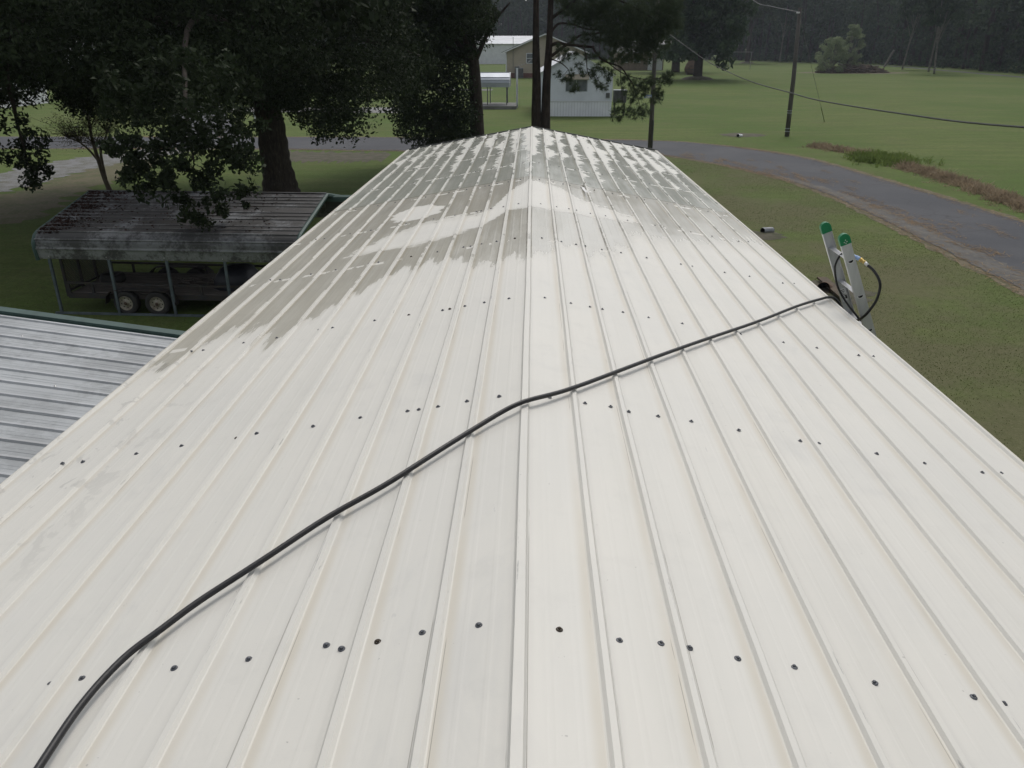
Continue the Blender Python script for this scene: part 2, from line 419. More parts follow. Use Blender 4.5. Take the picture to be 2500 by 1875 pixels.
    top_ = curve([(-11, 6.6), (-7.8, 6.9), (-7, 7.25), (-6.4, 7.54), (-5.5, 7.81), (-4.6, 8.08), (-2.7, 8.0), (-1.8, 8.04), (-.94, 9.08), (-.04, 9.65), (.98, 9.6), (1.84, 9.3), (2.6, 8.85), (4, 8.5), (4.9, 8.42), (5.4, 8.2), (11, 8.4)])
    nn = t.math('SUBTRACT', n1, .5); nf = t.math('SUBTRACT', t.noise(1.0, 6, .7, t.map((5, 7, 1))), .5)
    isl = t.math('MULTIPLY', t.ss(t.math('ADD', t.math('SUBTRACT', Y, low_), t.math('MULTIPLY', nf, .35)), -.08, .12),
                 t.ss(t.math('ADD', t.math('SUBTRACT', top_, Y), t.math('ADD', t.math('MULTIPLY', nn, .5), t.math('MULTIPLY', nf, .6))), -.10, .22))
    ex_ = t.math('DIVIDE', t.math('ADD', u, 5.5), 1.25); ey_ = t.math('DIVIDE', t.math('SUBTRACT', Y, 8.65), .42)
    el_ = t.math('ADD', t.math('MULTIPLY', ex_, ex_), t.math('MULTIPLY', ey_, ey_))
    isl = t.math('MAXIMUM', isl, t.ss(t.math('ADD', el_, t.math('MULTIPLY', nf, 2.4)), .75, 1.15, 1, 0))
    # further out water stands against the uphill side of each rib: the upper part of every pan dries first, with a combed edge
    au = t.math('ABSOLUTE', u); pv_ = t.math('FRACT', au)
    def vec(x_, y_):
        c_ = t.n('ShaderNodeCombineXYZ'); t.put(c_.inputs[0], x_); t.put(c_.inputs[1], y_); return c_.outputs[0]
    coarse = t.noise(1.0, 3, .55, vec(t.math('MULTIPLY', pan, 5.1), t.math('MULTIPLY', Y, 1.0)))
    comb = t.noise(1.0, 5, .75, vec(t.math('ADD', t.math('MULTIPLY', pan, 3.3), t.math('MULTIPLY', pv_, 1.6)), t.math('MULTIPLY', Y, 7.0)))
    thr = t.math('ADD', t.math('MULTIPLY', t.math('SUBTRACT', coarse, .5), 2.6), t.math('MULTIPLY', t.math('SUBTRACT', comb, .5), 1.5))
    thr = t.math('ADD', thr, t.ss(Y, 8.5, 14.5, -.50, .42))
    thr = t.math('ADD', thr, t.ss(au, 1.5, 7.0, .18, .0))
    thr = t.math('ADD', thr, t.ss(u, -3, 5, -.12, .12))
    wisp = t.math('MULTIPLY', t.ss(t.math('SUBTRACT', thr, pv_), -.10, .16), .85)
    # dry dashes either side of the screw rows
    row = t.math('ABSOLUTE', t.math('SUBTRACT', t.math('FRACT', t.math('DIVIDE', t.math('SUBTRACT', Y, .99), 1.574)), .5))
    dash = t.math('MULTIPLY', t.ss(row, .012, .030, 1, 0), t.ss(t.noise(1.0, 3, .6, t.map((9, 2.2, 1), loc=(4, 1, 0))), .52, .56))
    wisp = t.math('MAXIMUM', wisp, t.math('MULTIPLY', dash, .8))
    dry = t.math('MAXIMUM', isl, wisp)
    crown = t.ss(ds, .03, .075, .75, 0)           # water runs off the rib tops
    dry = t.math('MAXIMUM', dry, t.math('MULTIPLY', crown, t.ss(t.noise(2.2, 3), .36, .5)))
    wet = t.math('MULTIPLY', wet, t.math('SUBTRACT', 1.0, dry))
    wcol = t.mix(1.0, base, (.68, .71, .68) if back else (.78, .765, .72), 'MULTIPLY')
    col = t.mix(wet, base, wcol)
    wet = t.math('MULTIPLY', wet, t.ss(t.noise(1.0, 5, .7, t.map((13, .9, 1), loc=(7, 3, 0))), .30, .62, .72, 1.0))
    col = t.mix(wet, base, wcol)
    rough = t.math('ADD', t.ss(wet, 0, 1, .46, .06), t.math('MULTIPLY', t.noise(3, 3), .1))
    h = t.math('ADD', t.noise(1.0, 3, .5, t.map((2.5, 1.4, 1))), t.math('MULTIPLY', t.noise(1, 3, .6, t.map((14, 1, 1))), .12))
    nb = t.bump(h, .16, .02)
    nb = t.bump(t.noise(160, 2, .6), .03, .002, nb)
    t.pbr(col, rough, 0, nb, .45)
    return t.m
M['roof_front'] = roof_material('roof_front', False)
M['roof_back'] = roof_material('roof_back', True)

def galv_material(name, clean, dirty, dirt_amt, streak_along_x=True, vary=.72):
    t = NT(name)
    v = t.map((.6, 5, 5) if streak_along_x else (5, .6, 5))
    col = t.mix(t.ss(t.noise(1.0, 6, .7, v), .32, .72), clean, tuple(q*vary for q in clean))
    col = t.mix(t.ss(t.noise(2.2, 6, .65), .40, .70, 0, .5), col, tuple(q*1.12 for q in clean))
    d = t.ss(t.math('ADD', t.noise(1.3, 6, .7), t.math('MULTIPLY', t.noise(16, 4, .7), .35)), .70-dirt_amt*.3, .86-dirt_amt*.25)
    col = t.mix(d, col, dirty)
    t.pbr(col, .55, .15, t.bump(t.noise(1, 3, .6, v), .12, .01), .4)
    return t.m
M['galv_near'] = galv_material('galv_near', (.41, .43, .445), (.31, .325, .335), .25, vary=.84)
M['galv_old'] = galv_material('galv_old', (.215, .225, .24), (.060, .058, .058), .75)
M['galv_highlight'] = galv_material('galv_highlight', (.52, .54, .56), (.40, .41, .42), .2)  # for near roof rib tops: their highlight lines painted as a brighter metal
M['galv_mid'] = galv_material('galv_mid', (.185, .192, .20), (.06, .06, .06), .45)
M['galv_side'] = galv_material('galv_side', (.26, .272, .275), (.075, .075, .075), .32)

# ================================================================== SETTING
rng = np.random.default_rng(7); random.seed(7)
g = MB()
xs = [-1500, -300, -120, -60, -30, 0, 30, 60, 120, 300, 1500]
for i in range(len(xs)-1):
    for j in range(len(xs)-1):
        g.add([(xs[i], xs[j], 0), (xs[i+1], xs[j], 0), (xs[i+1], xs[j+1], 0), (xs[i], xs[j+1], 0)], [(0, 1, 2, 3)])
ground = kind(g.build('ground', 'lawn'), 'structure', 'mown green lawn and field around the houses')

def resample(path, step):
    P = smooth_path([(x, y, 0) for x, y in path], 60); out = [P[0]]; acc = 0
    for a, b in zip(P, P[1:]):
        acc += (b-a).length
        if acc >= step: out.append(b); acc = 0
    out.append(P[-1]); return out
def strip(name, A, B, z, m, jit=0.12, n=160, seed=1, thick=0.0):
    """sheet between two edge polylines, edges slightly ragged"""
    rg = random.Random(seed)
    def ev(path, n):
        P = smooth_path([(x, y, 0) for x, y in path], 12)
        L = [0]
        for a, b in zip(P, P[1:]): L.append(L[-1]+(b-a).length)
        out = []; k = 0
        for i in range(n):
            s_ = L[-1]*i/(n-1)
            while k < len(P)-2 and L[k+1] < s_: k += 1
            f = (s_-L[k])/max(L[k+1]-L[k], 1e-6); out.append(P[k].lerp(P[k+1], f))
        return out
    a, b = ev(A, n), ev(B, n); V = []; F = []
    for p, q in zip(a, b):
        w = (q-p).normalized()
        V.append(p - w*rg.uniform(-jit, jit) + Vector((0, 0, z))); V.append(q + w*rg.uniform(-jit, jit) + Vector((0, 0, z)))
    for i in range(n-1): F.append((2*i, 2*i+2, 2*i+3, 2*i+1))
    mb = MB(); mb.add(V, F); return mb.build(name, m)
road_far = [(-75, 57), (-45, 57.6), (-20.5, 57.9), (-14.6, 58.0), (-9.3, 57.9), (0, 57.4), (8.4, 56.2), (11.5, 54.3), (14.0, 51.2), (15.8, 47.4), (16.6, 43.0), (17.1, 38.9), (17.6, 34.8), (17.9, 31.3), (18.1, 29.3), (18.3, 20), (18.4, 5), (18.4, -30)]
road_near = [(-75, 50.3), (-45, 50.9), (-18.1, 51.0), (-12.8, 50.7), (-8.3, 50.3), (0, 50.0), (5.5, 49.4), (8.0, 48.2), (9.7, 45.8), (11.0, 43.1), (12.0, 40.3), (12.7, 37.5), (13.05, 34.3), (13.15, 30.7), (13.15, 27.8), (13.15, 25.5), (13.15, 20), (13.1, 5), (13.1, -30)]
def offs(path, d):
    P = [Vector((x, y)) for x, y in path]; out = []
    for i, p in enumerate(P):
        t_ = (P[min(i+1, len(P)-1)]-P[max(i-1, 0)]).normalized(); out.append((p.x - t_.y*d, p.y + t_.x*d))
    return out
kind(strip('dirt_shoulder', offs(road_far, .38), offs(road_near, -.34), .006, 'dirt', .14, 420, 3), 'structure')
kind(strip('road', road_far, road_near, .016, 'asphalt', .07, 420, 4), 'structure', 'grey asphalt road curving round the far end of the roof')
M['margin'] = simple('margin', (.125, .120, .112), (.085, .084, .082), 1.2, .95, bump=.5, bscale=40, c3=(.17, .15, .115), s3=5)
kind(strip('road_margin', [(12.4, 40.3), (13.35, 37.4), (13.9, 34.2), (14.1, 30.7), (14.15, 26), (14.15, 20), (14.1, 5)], [(12.05, 40.2), (12.75, 37.4), (13.1, 34.2), (13.18, 30.7), (13.18, 26), (13.18, 20), (13.14, 5)], .020, 'margin', .09, 160, 14), 'structure')
kind(strip('gravel_driveway', [(-24.5, 51), (-26.1, 47.5), (-27.2, 43.5), (-27.6, 38.5), (-29, 30), (-34, 14)], [(-20.5, 51), (-22.5, 45.5), (-23.5, 40.3), (-23.6, 34.2), (-24.5, 27), (-29, 12)], .010, 'gravel', .35, 120, 5), 'structure')
kind(strip('dirt_path', [(-23.8, 46), (-23.4, 40), (-23.2, 34), (-23.8, 27), (-28, 12)], [(-20.6, 46), (-20.6, 40), (-19.8, 34), (-19.2, 27), (-23, 10)], .007, 'dry_lawn', .6, 90, 6), 'structure')
kind(strip('side_drive', [(-25.5, 57.5), (-33, 75), (-46, 100)], [(-20.5, 57.5), (-28, 75), (-38.5, 100)], .010, 'asphalt', .15, 60, 7), 'structure')
kind(strip('parking_strip', [(-32, 87.5), (-22.6, 86.9), (-12.5, 88)], [(-32, 80.5), (-21.1, 80.6), (-12.5, 79.8)], .010, 'concrete', .15, 40, 8), 'structure')
kind(strip('muddy_patch', [(-15.5, 49.9), (-12, 49.7), (-8.5, 49.4)], [(-15, 45.6), (-12, 45.0), (-8.5, 45.6)], .005, 'mud', .7, 50, 9), 'structure')
kind(strip('far_lane', [(92, 345), (113, 283), (109, 228), (101, 172), (96, 120)], [(89.5, 345), (110, 283), (106, 228), (98.5, 172), (93, 120)], .02, 'asphalt', .3, 60, 10), 'structure')
kind(strip('farm_lane', [(-40, 140), (-16, 128), (-6, 126)], [(-40, 130), (-16, 122), (-6, 121)], .010, 'gravel', .3, 40, 11), 'structure')

# ================================================================== MAIN HOUSE WITH THE IVORY RIBBED ROOF
house = thing('house', 'long house under an ivory ribbed metal roof, half washed, seen along its ridge', 'house', (0, (YBEG+YEND)/2, 0))
def rib_profile(u0, u1, lift=0.0, lip0=False, lip1=False):
    """cross-section of one sheet from rib index u0 to u1"""
    pr = []
    k = math.ceil(u0-1e-6)
    def P(u, h): return (u*S, h+lift)
    for n in range(math.floor(u0)-1, math.ceil(u1)+2):
        for du, h in ((-.092, 0), (-.074, .0018), (-.038, .0135), (.038, .0135), (.074, .0018), (.092, 0),
                      (.30, 0), (.325, .0004), (.36, .0004), (.385, 0), (.615, 0), (.64, .0004), (.675, .0004), (.70, 0)):
            u = n+du
            if u0-1e-6 <= u <= u1+1e-6: pr.append(P(u, h))
    pr = [P(u0, 0.0 if abs(u0-round(u0)) > .091 else .0135)] + [p for p in pr if p[0] > u0*S+1e-5 and p[0] < u1*S-1e-5] + [P(u1, 0.0 if abs(u1-round(u1)) > .091 else .0135)]
    return pr
def roof_point(sx, h):           # slope coordinate -> world x,z
    x = sx*CA + (1 if sx > 0 else -1 if sx < 0 else 0)*h*SA
    return x, RIDGE - abs(sx)*SA + h*CA
def sheet(name, u0, u1, y0, y1, lift, m, seed):
    pr = rib_profile(u0, u1, lift); ny = max(2, int((y1-y0)/.35)); rg = np.random.default_rng(seed)
    ph = rg.uniform(0, 6.28, 6); V = []; F = []
    for j in range(ny+1):
        y = y0+(y1-y0)*j/ny
        for i, (sx, h) in enumerate(pr):
            wob = .0011*math.sin(y*1.9+ph[0]+sx*3)+.0009*math.sin(y*3.7+ph[1]-sx*9)
            x, z = roof_point(sx + .0010*math.sin(y*1.3+ph[2])+.0008*math.sin(y*4.1+ph[3]+sx*7), h+wob)
            V.append((x, y, z))
    n = len(pr)
    for j in range(ny):
        for i in range(n-1): F.append((j*n+i, j*n+i+1, (j+1)*n+i+1, (j+1)*n+i))
    # turned-down thickness at both ends
    mb = MB(); mb.add(V, F)
    for j, s_ in ((0, 1), (ny, -1)):
        lo = [(x, y, z-.004) for x, y, z in V[j*n:(j+1)*n]]
        o = len(mb.v); mb.v += lo
        for i in range(n-1):
            q = (j*n+i, o+i, o+i+1, j*n+i+1); mb.f.append(q if s_ > 0 else q[::-1])
    return mb.build(name, m, house)
panels = {}
cuts = [(-11.0, -9.86), (-10.14, -5.86), (-6.14, -1.86), (-2.14, 2.14), (1.86, 6.14), (5.86, 10.14), (9.86, 11.0)]
lifts = [0.0, .0022, .0044, .0066, .0044, .0022, 0.0]
for i, (a, b) in enumerate(cuts):
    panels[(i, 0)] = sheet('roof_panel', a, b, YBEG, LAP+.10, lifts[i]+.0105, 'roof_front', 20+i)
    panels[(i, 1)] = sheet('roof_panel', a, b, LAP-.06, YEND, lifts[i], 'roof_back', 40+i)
# screws
sm = MB()
sm.lathe([(.0, -.001), (.0093, -.001), (.0095, .0004), (.0088, .0020), (.0062, .0034), (.0052, .0036)], (0, 0, 0), 'Z', 14)
sm.lathe([(.0042, .0030), (.0043, .0082), (.0034, .0092), (.0, .0094)], (0, 0, 0), 'Z', 6)
screw_me = D.meshes.new('roof_screw'); screw_me.from_pydata(sm.v, [], sm.f); screw_me.update(); screw_me.materials.append(M['screw'])
rusty_me = screw_me.copy(); rusty_me.materials.clear(); rusty_me.materials.append(M['screw_rusty'])
SCU = [-9.95, -9.55, -8.33, -7.35, -6.08, -5.68, -4.42, -3.43, -2.44, -2.20, -1.77, -1.20, -.50, .47, 1.21, 1.75, 2.11, 2.72, 3.43, 4.43, 5.72, 6.13, 7.38, 8.36, 9.62, 10.02]
SCY = [1.73, 3.30, 4.83, 6.54, 8.10, 9.68, 11.24, 12.81, 14.38, 15.90]
def rib_h(u):
    d = abs(u-round(u))
    return .0135 if d < .038 else (.0135-(d-.038)/.036*.0117 if d < .074 else (.0018*(.092-d)/.018 if d < .092 else 0))
for yi, y in enumerate(SCY):
    for u in SCU:
        uu = u+random.uniform(-.02, .02)
        pi = max(i for i, (a, b) in enumerate(cuts) if a <= uu <= b) if u > 0 else min(i for i, (a, b) in enumerate(cuts) if a <= uu <= b)
        if 1.86 <= abs(uu) <= 2.14: pi = 3
        back = 1 if y > LAP+.1 else 0
        h = rib_h(uu)+lifts[pi]+(.0105 if not back else 0)+.0008
        x, z = roof_point(uu*S, h)
        o = D.objects.new('roof_screw', rusty_me if (yi == 0 and abs(u+1.77) < .01) or random.random() < .07 else screw_me); COL.objects.link(o)
        o.location = (x, y+random.uniform(-.012, .012), z); o.scale = (1.12, 1.12, .85)
        o.rotation_euler = (random.uniform(-.06, .06), (RA if u > 0 else -RA)+random.uniform(-.07, .07), random.uniform(0, 3))
        o.parent = panels[(pi, back)]
# loose strips of old seam tape standing up from the far sheets
M['tape'] = simple('tape', (.80, .80, .79), (.72, .72, .70), 6, .5)
for (u, y, ln, cu) in ((-3.88, 15.3, .95, .05), (-2.86, 14.8, .7, .05), (3.87, 15.3, .8, .04), (4.88, 15.6, .6, .04), (2.80, 9.32, .75, .06), (-1.05, 13.6, .6, .03), (2.86, 9.83, .18, .05)):
    mb = MB(); n = 8
    for j in range(n+1):
        t_ = j/n; w = .035*(1-t_*.5); hh_ = .024+cu*t_*t_
        for q in (-w/2, w/2):
            x, z = roof_point((u+.03*t_)*S+q, hh_+(.02*t_ if q > 0 else 0)); mb.v.append((x, y+ln*(t_-.5)*-1, z))
    mb.f = [(2*j, 2*j+1, 2*j+3, 2*j+2) for j in range(n)]
    mb.build('loose_tape', 'tape', house)
# eave and gable trims, walls
for s_ in (-1, 1):
    mb = MB(); prof = [(11.0*S-.004, -.004), (11.0*S+.012, .012), (11.0*S+.030, .012), (11.0*S+.044, -.004), (11.0*S+.046, -.05), (11.0*S+.040, -.05), (11.0*S+.036, -.010), (11.0*S, -.012)]
    pl = [roof_point(s_*a, b) for a, b in prof]
    mb.prism(pl if s_ > 0 else pl[::-1], YBEG, YEND+.02); mb.build('eave_trim', 'ivory_trim', house)
for yy in (YEND+.004, YBEG-.05):
    mb = MB()
    for s_ in (-1, 1):
        a = roof_point(s_*.001, .012); b = roof_point(s_*11.1*S, .012)
        mb.bar((a[0], yy+.022, a[1]-.045), (b[0], yy+.022, b[1]-.045), .04, .11)
    mb.build('gable_trim', 'dark_trim', house)
ex = 11*S*CA-.16; ez = RIDGE-11*S*SA
mb = MB()
W = [(-ex, YBEG+.15), (ex, YBEG+.15), (ex, YEND-.15), (-ex, YEND-.15)]
zt = RIDGE-ex/CA*SA-.03
for i in range(4):
    (x0, y0), (x1, y1) = W[i], W[(i+1) % 4]
    nb = 26
    for k in range(nb):       # lap boards as one siding skin
        za, zb = zt*k/nb, zt*(k+1)/nb
        nx, ny_ = (y1-y0), -(x1-x0); l = math.hypot(nx, ny_); nx, ny_ = nx/l*.018, ny_/l*.018
        mb.add([(x0+nx, y0+ny_, za), (x1+nx, y1+ny_, za), (x1, y1, zb), (x0, y0, zb)], [(0, 1, 2, 3)])
for yy, fl in ((YBEG+.15, 1), (YEND-.15, -1)):
    mb.add([(-ex, yy, zt), (ex, yy, zt), (0, yy, RIDGE-.04)], [(0, 1, 2) if fl > 0 else (2, 1, 0)])
mb.build('wall', 'beige_siding', house)
mb = MB()
for s_ in (-1, 1):
    mb.bar((s_*(ex-.02), (YBEG+YEND)/2, ez-.06), (s_*(11*S*CA-.005), (YBEG+YEND)/2, ez-.06), YEND-YBEG-.1, .012)
mb.build('soffit', 'ivory_trim', house)

# ================================================================== HOSES AND LADDER
def on_roof(u, y, r):
    # hose rests on the rib tops and sags a little between them
    sag = math.sin(math.pi*abs(u-round(u)))*.004
    x, z = roof_point(u*S, .0135+.013+r-sag); return (x, y, z)
hp = [(-5.05, .75), (-5.22, 1.1), (-5.28, 1.42), (-5.29, 1.60), (-5.13, 1.77), (-4.88, 1.86), (-4.57, 1.98), (-4.14, 2.1), (-3.68, 2.23), (-3.07, 2.41), (-2.35, 2.56), (-1.73, 2.73), (-1.05, 2.91), (-.47, 3.05), (.06, 3.15), (.93, 3.38), (2.05, 3.71), (3.37, 4.1), (5.13, 4.6), (7.07, 5.14), (9.05, 5.74), (10.42, 6.10)]
HR = .0108
h2d = smooth_path([(u, y, 0) for u, y in hp], 8)
path = [on_roof(p.x, p.y, HR) for p in h2d]
path = [(roof_point(p.x*S, .0135+.020+HR)[0], p.y, roof_point(p.x*S, .0135+.020+HR)[1]) for p in h2d]      # taut, lying on the rib tops
for _ in range(14):
    path = [path[0]]+[tuple((a[k]+2*b[k]+c[k])/4 for k in range(3)) for a, b, c in zip(path, path[1:], path[2:])]+[path[-1]]
path = [(x, y, z+.010*math.exp(-(x/.12)**2)) for x, y, z in path]
path += smooth_path([path[-1], (2.43, 6.20, 4.118), (2.505, 6.25, 4.098), (2.562, 6.25, 4.045), (2.610, 6.23, 3.975), (2.640, 6.18, 3.945), (2.655, 6.08, 3.965), (2.650, 5.965, 4.035), (2.673, 5.935, 4.097), (2.708, 5.93, 4.18), (2.718, 5.93, 4.277), (2.699, 5.93, 4.343), (2.653, 5.95, 4.411), (2.613, 5.985, 4.445)], 6)[1:]
hose = thing('pressure_hose', 'long thick black hose snaking across the roof to the ladder', 'hose', (path[0][0], path[0][1], path[0][2]-HR))
mb = MB(); mb.tube(path, HR, 10); mb.build('hose_line', 'hose', hose, True)
def seg(a, b, prof, n=12):
    """profile (t, r) along a-b"""
    a, b = Vector(a), Vector(b); m_ = MB(); m_.tube([a.lerp(b, t_) for t_, r_ in prof], [r_ for t_, r_ in prof], n); return m_
c0, c1, c2_, c3 = (2.613, 5.985, 4.445), (2.601, 6.005, 4.458), (2.575, 6.045, 4.474), (2.520, 6.13, 4.498)
seg(c0, c1, [(-.2, .0125), (1, .0125)]).build('ferrule', 'silver', hose, True)
seg(c1, c2_, [(0, .0135), (.2, .016), (.35, .0125), (.6, .0125), (.7, .017), (.95, .017), (1, .012)]).build('brass_coupling', 'brass', hose)
seg(c2_, c3, [(0, .013), (.05, .0165), (.35, .0165), (.4, .014), (.9, .0125), (1, .010)]).build('blue_sleeve', 'blue_sleeve', hose)
h2p = smooth_path([c3, (2.50, 6.17, 4.497), (2.480, 6.2, 4.468), (2.457, 6.2, 4.41), (2.455, 6.2, 4.35), (2.492, 6.2, 4.227), (2.548, 6.2, 4.134), (2.596, 6.15, 4.064), (2.660, 6.09, 3.985), (2.770, 6.05, 3.85), (3.0, 6.02, 3.3), (3.3, 6.0, 2.2), (3.7, 5.9, 1.0), (4.1, 5.7, .2), (4.5, 5.4, .012), (5.4, 4.6, .010), (6.5, 3.0, .010)], 7)
mb = MB(); mb.tube(h2p, .0085, 8)
tag(mb.build('supply_hose', 'hose', None, True), 'thinner black hose hooked over the ladder rung and dropping to the ground', 'hose')

LEAN = rad(23.6); LU = Vector((-math.sin(LEAN), 0, math.cos(LEAN))); LN = Vector((math.cos(LEAN), 0, math.sin(LEAN)))
LT = Vector((2.398, 0, 4.675))              # top of the rail centre line
LLEN = LT.z/math.cos(LEAN)-.01
lad = thing('extension_ladder', 'silver aluminium ladder with green plastic tips leaning on the right eave', 'ladder', (LT.x+math.sin(LEAN)*LLEN, 6.22, 0))
def lp(t_, n_, y): p = LT-LU*t_+LN*n_; return Vector((p.x, y, p.z))
def lbox(mb, t0, t1, n0, n1, y0, y1):
    q = [lp(t_, n_, y) for t_ in (t0, t1) for n_ in (n0, n1) for y in (y0, y1)]
    return mb.add(q, [(0, 1, 3, 2), (4, 6, 7, 5), (0, 4, 5, 1), (2, 3, 7, 6), (0, 2, 6, 4), (1, 5, 7, 3)])
HW = .038
RT = [.225+.305*k for k in range(16) if .225+.305*k < LLEN-.1]
for y0, s_ in ((6.00, 1), (6.45, -1)):       # near and far rail, flanges turned inwards
    mb = MB()
    lbox(mb, .05, LLEN, -HW, HW, y0, y0+s_*.003)
    for n_ in (-HW, HW-.003): lbox(mb, .05, LLEN, n_, n_+.003, y0+s_*.0032, y0+s_*.030)
    for n_ in (-.02, -.007, .006, .019): lbox(mb, .05, LLEN, n_, n_+.002, y0+s_*.0032, y0+s_*.0045)
    rail = mb.build('rail', 'aluminium', lad)
    # tip
    prof = [(.082, -HW-.003), (.082, HW+.003), (.030, HW+.003), (.010, HW-.006), (-.002, HW-.022), (-.006, 0), (0, -HW+.020), (.012, -HW+.003), (.03, -HW-.003)]
    V = [lp(a, b, y0-s_*.004) for a, b in prof]+[lp(a, b, y0+s_*.034) for a, b in prof]; n = len(prof)
    mb = MB(); mb.add(V, [tuple(range(n)), tuple(range(2*n-1, n-1, -1))]+[(i, i+n, (i+1) % n+n, (i+1) % n) for i in range(n)])
    cap = mb.build('tip_cap', 'green_plastic', lad)
    mb = MB()
    for a, b in ((.060, -.010), (.060, .010), (.045, .002), (.070, .0)):
        mb.lathe([(.0045, 0), (.0035, -s_*.002), (0, -s_*.0025)], lp(a, b, y0-s_*.0042), 'Y', 8)
    mb.build('rivet', 'silver', cap)
    # foot
    mb = MB(); lbox(mb, LLEN-.09, LLEN+.0, -HW-.01, HW+.01, y0-s_*.006, y0+s_*.036); mb.build('foot', 'rubber', lad)
    # rung sockets in the web: light D ring and dark hollow
    for t_ in RT:
        def dshape(r, yo, th):
            pr = [(r*math.sin(math.pi*k/10)*.92, r*math.cos(math.pi*k/10)) for k in range(11)]
            q = [lp(t_+a-.006, b, y0-s_*yo) for a, b in pr]+[lp(t_+a-.006, b, y0-s_*(yo+th)) for a, b in pr]; k = len(pr)
            m_ = MB(); m_.add(q, [tuple(range(k)), tuple(range(2*k-1, k-1, -1))]+[(i, i+k, (i+1) % k+k, (i+1) % k) for i in range(k)]); return m_
        rg_ = dshape(.0250, .0, .0022).build('rung_socket', 'sticker', rail)
        dshape(.0195, .0023, .0006).build('socket_hollow', 'black_hole', rail)
for t_ in RT:
    pr = [(.016*math.sin(math.pi*k/8), .0165*math.cos(math.pi*k/8)) for k in range(9)]
    q = [lp(t_+a-.006, b, 6.0045) for a, b in pr]+[lp(t_+a-.006, b, 6.4455) for a, b in pr]; k = len(pr)
    mb = MB(); mb.add(q, [tuple(range(k)), tuple(range(2*k-1, k-1, -1))]+[(i, i+k, (i+1) % k+k, (i+1) % k) for i in range(k)])
    for b in (-.011, -.004, .003, .010): lbox(mb, t_-.0085, t_-.0062, b, b+.002, 6.02, 6.43)
    mb.build('rung', 'aluminium', lad)
st = MB(); lbox(st, .60, .72, -.024, .022, 6.4415, 6.4405); st = st.build('warning_sticker', 'sticker', lad)
mb = MB()
for k in range(7): lbox(mb, .612+.014*k, .618+.014*k, -.018, -.018+random.uniform(.018, .034), 6.4402, 6.4399)
lbox(mb, .665, .70, .004, .018, 6.4402, 6.4399)
mb.build('print', 'ink', st)

# ================================================================== NEAR LEFT GALVANISED ROOF
SL = math.tan(rad(-7.4)); nr0 = Vector((-5.47, 7.61, 3.5))
def nz(x): return nr0.z + SL*(x-nr0.x)
shed = thing('porch_roof', 'grey galvanised ribbed roof with a green edge, low beside the ivory roof', 'roof', (-6.3, 3.5, 0))
yaw = .012
def npos(x, y, h=0.0): return (x, y-yaw*(x-nr0.x), nz(x)+h)
X0, X1 = -9.6, -2.95
rows = [7.50-.2286*k for k in range(48)]
def nsheet(k0, k1, lift):
    mb = MB(); pr = []
    for k in range(k0, k1+1):
        yk = 7.42-.2286*k
        pr += [(yk+.026, 0), (yk+.012, .016), (yk-.012, .016), (yk-.026, 0)]
        if k < k1: pr += [(yk-.085, 0), (yk-.09, .002), (yk-.100, .002), (yk-.105, 0), (yk-.130, 0), (yk-.135, .002), (yk-.145, .002), (yk-.15, 0)]
    n = len(pr); nx = 14
    for j in range(nx+1):
        x = X0+(X1-X0)*j/nx
        mb.v += [npos(x, y, h+lift+random.uniform(-.0006, .0006)) for y, h in pr]
    for j in range(nx):
        for i in range(n-1): mb.f.append((j*n+i, j*n+i+1, (j+1)*n+i+1, (j+1)*n+i))
    o = mb.build('roof_panel', 'galv_near', shed); o.data.materials.append(M['galv_highlight']); tops = [i for i in range(n-1) if pr[i][1] > .01 and pr[i+1][1] > .01]
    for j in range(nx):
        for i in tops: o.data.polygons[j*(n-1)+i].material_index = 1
    return o
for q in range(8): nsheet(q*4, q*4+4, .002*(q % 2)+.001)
mb = MB()
a, b = npos(X0, 7.56), npos(X1, 7.56)
mb.bar((a[0], a[1], a[2]-.02), (b[0], b[1], b[2]-.02), .115, .10); mb.build('edge_trim', 'green_trim', shed)
for q, x in enumerate((-9.3, -8.2, -7.1, -6.0, -4.95, -4.0, -3.3)):
    for k in range(2, 32, 4):
        if (q+k//4) % 2 == 0 or random.random() < .35:
            yk = 7.42-.2286*k+random.choice((0, .045)); mb = MB()
            mb.lathe([(.011, 0), (.010, .004), (.006, .006), (.005, .012), (0, .013)], npos(x+random.uniform(-.08, .08), yk, .0195 if abs(yk-(7.42-.2286*k)) < .01 else .004), 'Z', 8)
            mb.build('roof_screw', 'silver', shed)
for x, y in ((-9.4, 7.45), (-9.4, 3.6), (-9.4, .2), (-3.1, 7.45), (-3.1, 3.6), (-3.1, .2)):
    mb = MB(); p = npos(x, y); mb.bar((p[0], p[1], 0), (p[0], p[1], p[2]-.03), .07); mb.build('post', 'green_trim', shed)
for y in (7.45, 3.6, .2):
    mb = MB(); p, q = npos(X0+.1, y, -.03), npos(X1-.1, y, -.03); mb.bar(p, q, .06); mb.build('rafter', 'green_trim', shed)
tw = MB(); tw.tube([npos(-6.0, 4.5, .03), npos(-5.75, 4.38, .03), npos(-5.4, 4.36, .028)], [.004, .006, .003], 5)
tag(tw.build('fallen_twig', 'twig'), 'thin brown twig lying on the near grey roof', 'twig')

